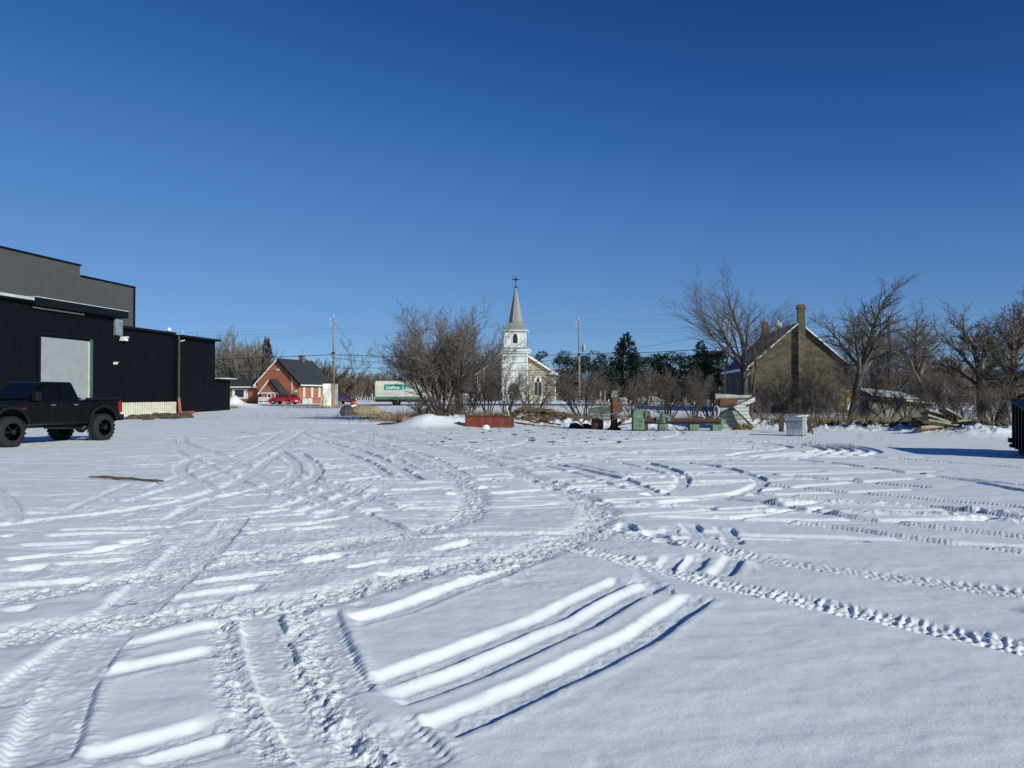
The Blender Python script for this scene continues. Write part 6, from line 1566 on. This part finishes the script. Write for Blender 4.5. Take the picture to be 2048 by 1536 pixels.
# dry grass and weeds
rg = np.random.default_rng(9)
def blades(c, n, sx, sy, h0, h1): 
    x = c[0] + rg.normal(0, sx, n); y = c[1] + rg.normal(0, sy, n); return x, y, rg.uniform(h0, h1, n)
XS = []; YS = []; HS = []
def addb(x, y, h): XS.append(x); YS.append(y); HS.append(h)
for i in range(len(BANK) - 1):
    (xa, ya), (xb, yb) = BANK[i], BANK[i + 1]; L = math.hypot(xb - xa, yb - ya); n = int(L * (230 if xa > xat(1550, 38) else 190)); t = rg.uniform(0, 1, n)
    off_ = rg.gamma(1.6, 1.1, n) - .25; off_ *= .8; dx, dy = -(yb - ya) / L, (xb - xa) / L
    clump = np.sin(t * L * 2.3 + i) + np.sin(t * L * 5.1); keep = clump + rg.normal(0, .8, n) > -.2
    addb((xa + (xb - xa) * t + dx * off_)[keep], (ya + (yb - ya) * t + dy * off_)[keep], (rg.uniform(.12, .5, n) * (1 + .5 * (xa > xat(1550, 38))))[keep])
for px, D, sx, sy, n, h0, h1 in ((1098, 42, .9, .35, 700, .08, .3), (1045, 42.2, .6, .3, 450, .08, .3), (870, 47, 1.6, .8, 1500, .2, .8), (900, 48.5, 2.2, 1.6, 2600, .25, .9), (1050, 43.6, 1.6, .6, 1500, .15, .55), (1100, 44, 2.0, .8, 1100, .15, .5), (1180, 43, 1.5, .6, 900, .15, .5), (655, 84, 2.2, .8, 700, .2, .6), (1100, 60, 8, 5, 1600, .15, .5), (820, 62, 5, 4, 400, .1, .35), (1660, 40, 2.6, 1.0, 900, .2, .7), (1800, 39, 3.4, 1.2, 1100, .2, .7), (1960, 36, 2.4, .9, 900, .2, .6), (1540, 41.5, 1.2, .8, 700, .2, .7), (466, 83, .3, .8, 160, .2, .6)):
    addb(*blades((xat(px, D), D), n, sx, sy, h0, h1))
for i in range(60):
    px = rg.uniform(300, 2040); D = rg.uniform(24, 38); addb(*blades((xat(px, D), D), 4, .08, .08, .05, .22))
X = np.concatenate(XS); Y = np.concatenate(YS); H = np.concatenate(HS); Z = ground(X, Y) - .03; n = len(X)
lx = rg.normal(0, .28, n) * H; ly = rg.normal(0, .28, n) * H; wv = rg.uniform(.004, .011, n) + .00012 * Y; a_ = rg.uniform(0, PI, n)
V = np.stack([np.stack([X - np.cos(a_) * wv, Y - np.sin(a_) * wv, Z], -1), np.stack([X + np.cos(a_) * wv, Y + np.sin(a_) * wv, Z], -1), np.stack([X + lx, Y + ly, Z + H], -1)], 1).reshape(-1, 3)
o = link('dry_grass', mesh_arrays('dry_grass', V, np.arange(n * 3).reshape(-1, 3)), M['grass']); tag(o, 'dry brown grass and weeds along the snow bank', 'grass', kind='stuff')

rg = random.Random(44); m = MB()
for i in range(170):
    k = rg.uniform(0, len(BANK) - 2.01); j = int(k); t = k - j
    x = BANK[j][0] * (1 - t) + BANK[j + 1][0] * t; y = BANK[j][1] * (1 - t) + BANK[j + 1][1] * t + rg.gauss(.3, .45)
    s_ = rg.uniform(.05, .2); m.rock((x, y, gz(x, y) + s_ * .2), s_ * rg.uniform(.7, 1.6), s_, s_ * rg.uniform(.4, .8), i, 7, 5, .25, rg.uniform(0, 3))
for i in range(70):
    px = rg.uniform(880, 1340); D = rg.uniform(26, 39); s_ = rg.uniform(.02, .07); m.rock((xat(px, D), D, gz(xat(px, D), D) + .005), s_ * rg.uniform(1, 3), s_, s_ * .35, i, 6, 4, .3, rg.uniform(-.4, .4))
tag(m.build('rubble', M['gravel']), 'small dark stones and clods scattered along the snow bank', 'rubble', kind='stuff')

m = MB(); rg = random.Random(71)
for i in range(105):
    px = rg.choice((rg.gauss(1050, 14), rg.gauss(1098, 20), rg.gauss(1098, 20), rg.gauss(1135, 10), rg.gauss(905, 22))); D = 42.3 + rg.gauss(0, .45) + (4.2 if px < 1000 else 0); x = xat(px, D)
    s_ = rg.uniform(.1, .32); m.rock((x, D, gz(x, D) + .02), s_ * rg.uniform(1, 1.8), s_, s_ * rg.uniform(.3, .6), i, 7, 5, .3, rg.uniform(-.5, .5))
tag(m.build('earth_heap', M['earth']), 'brown heaps of frozen earth and turf below the church', 'earth', kind='stuff')
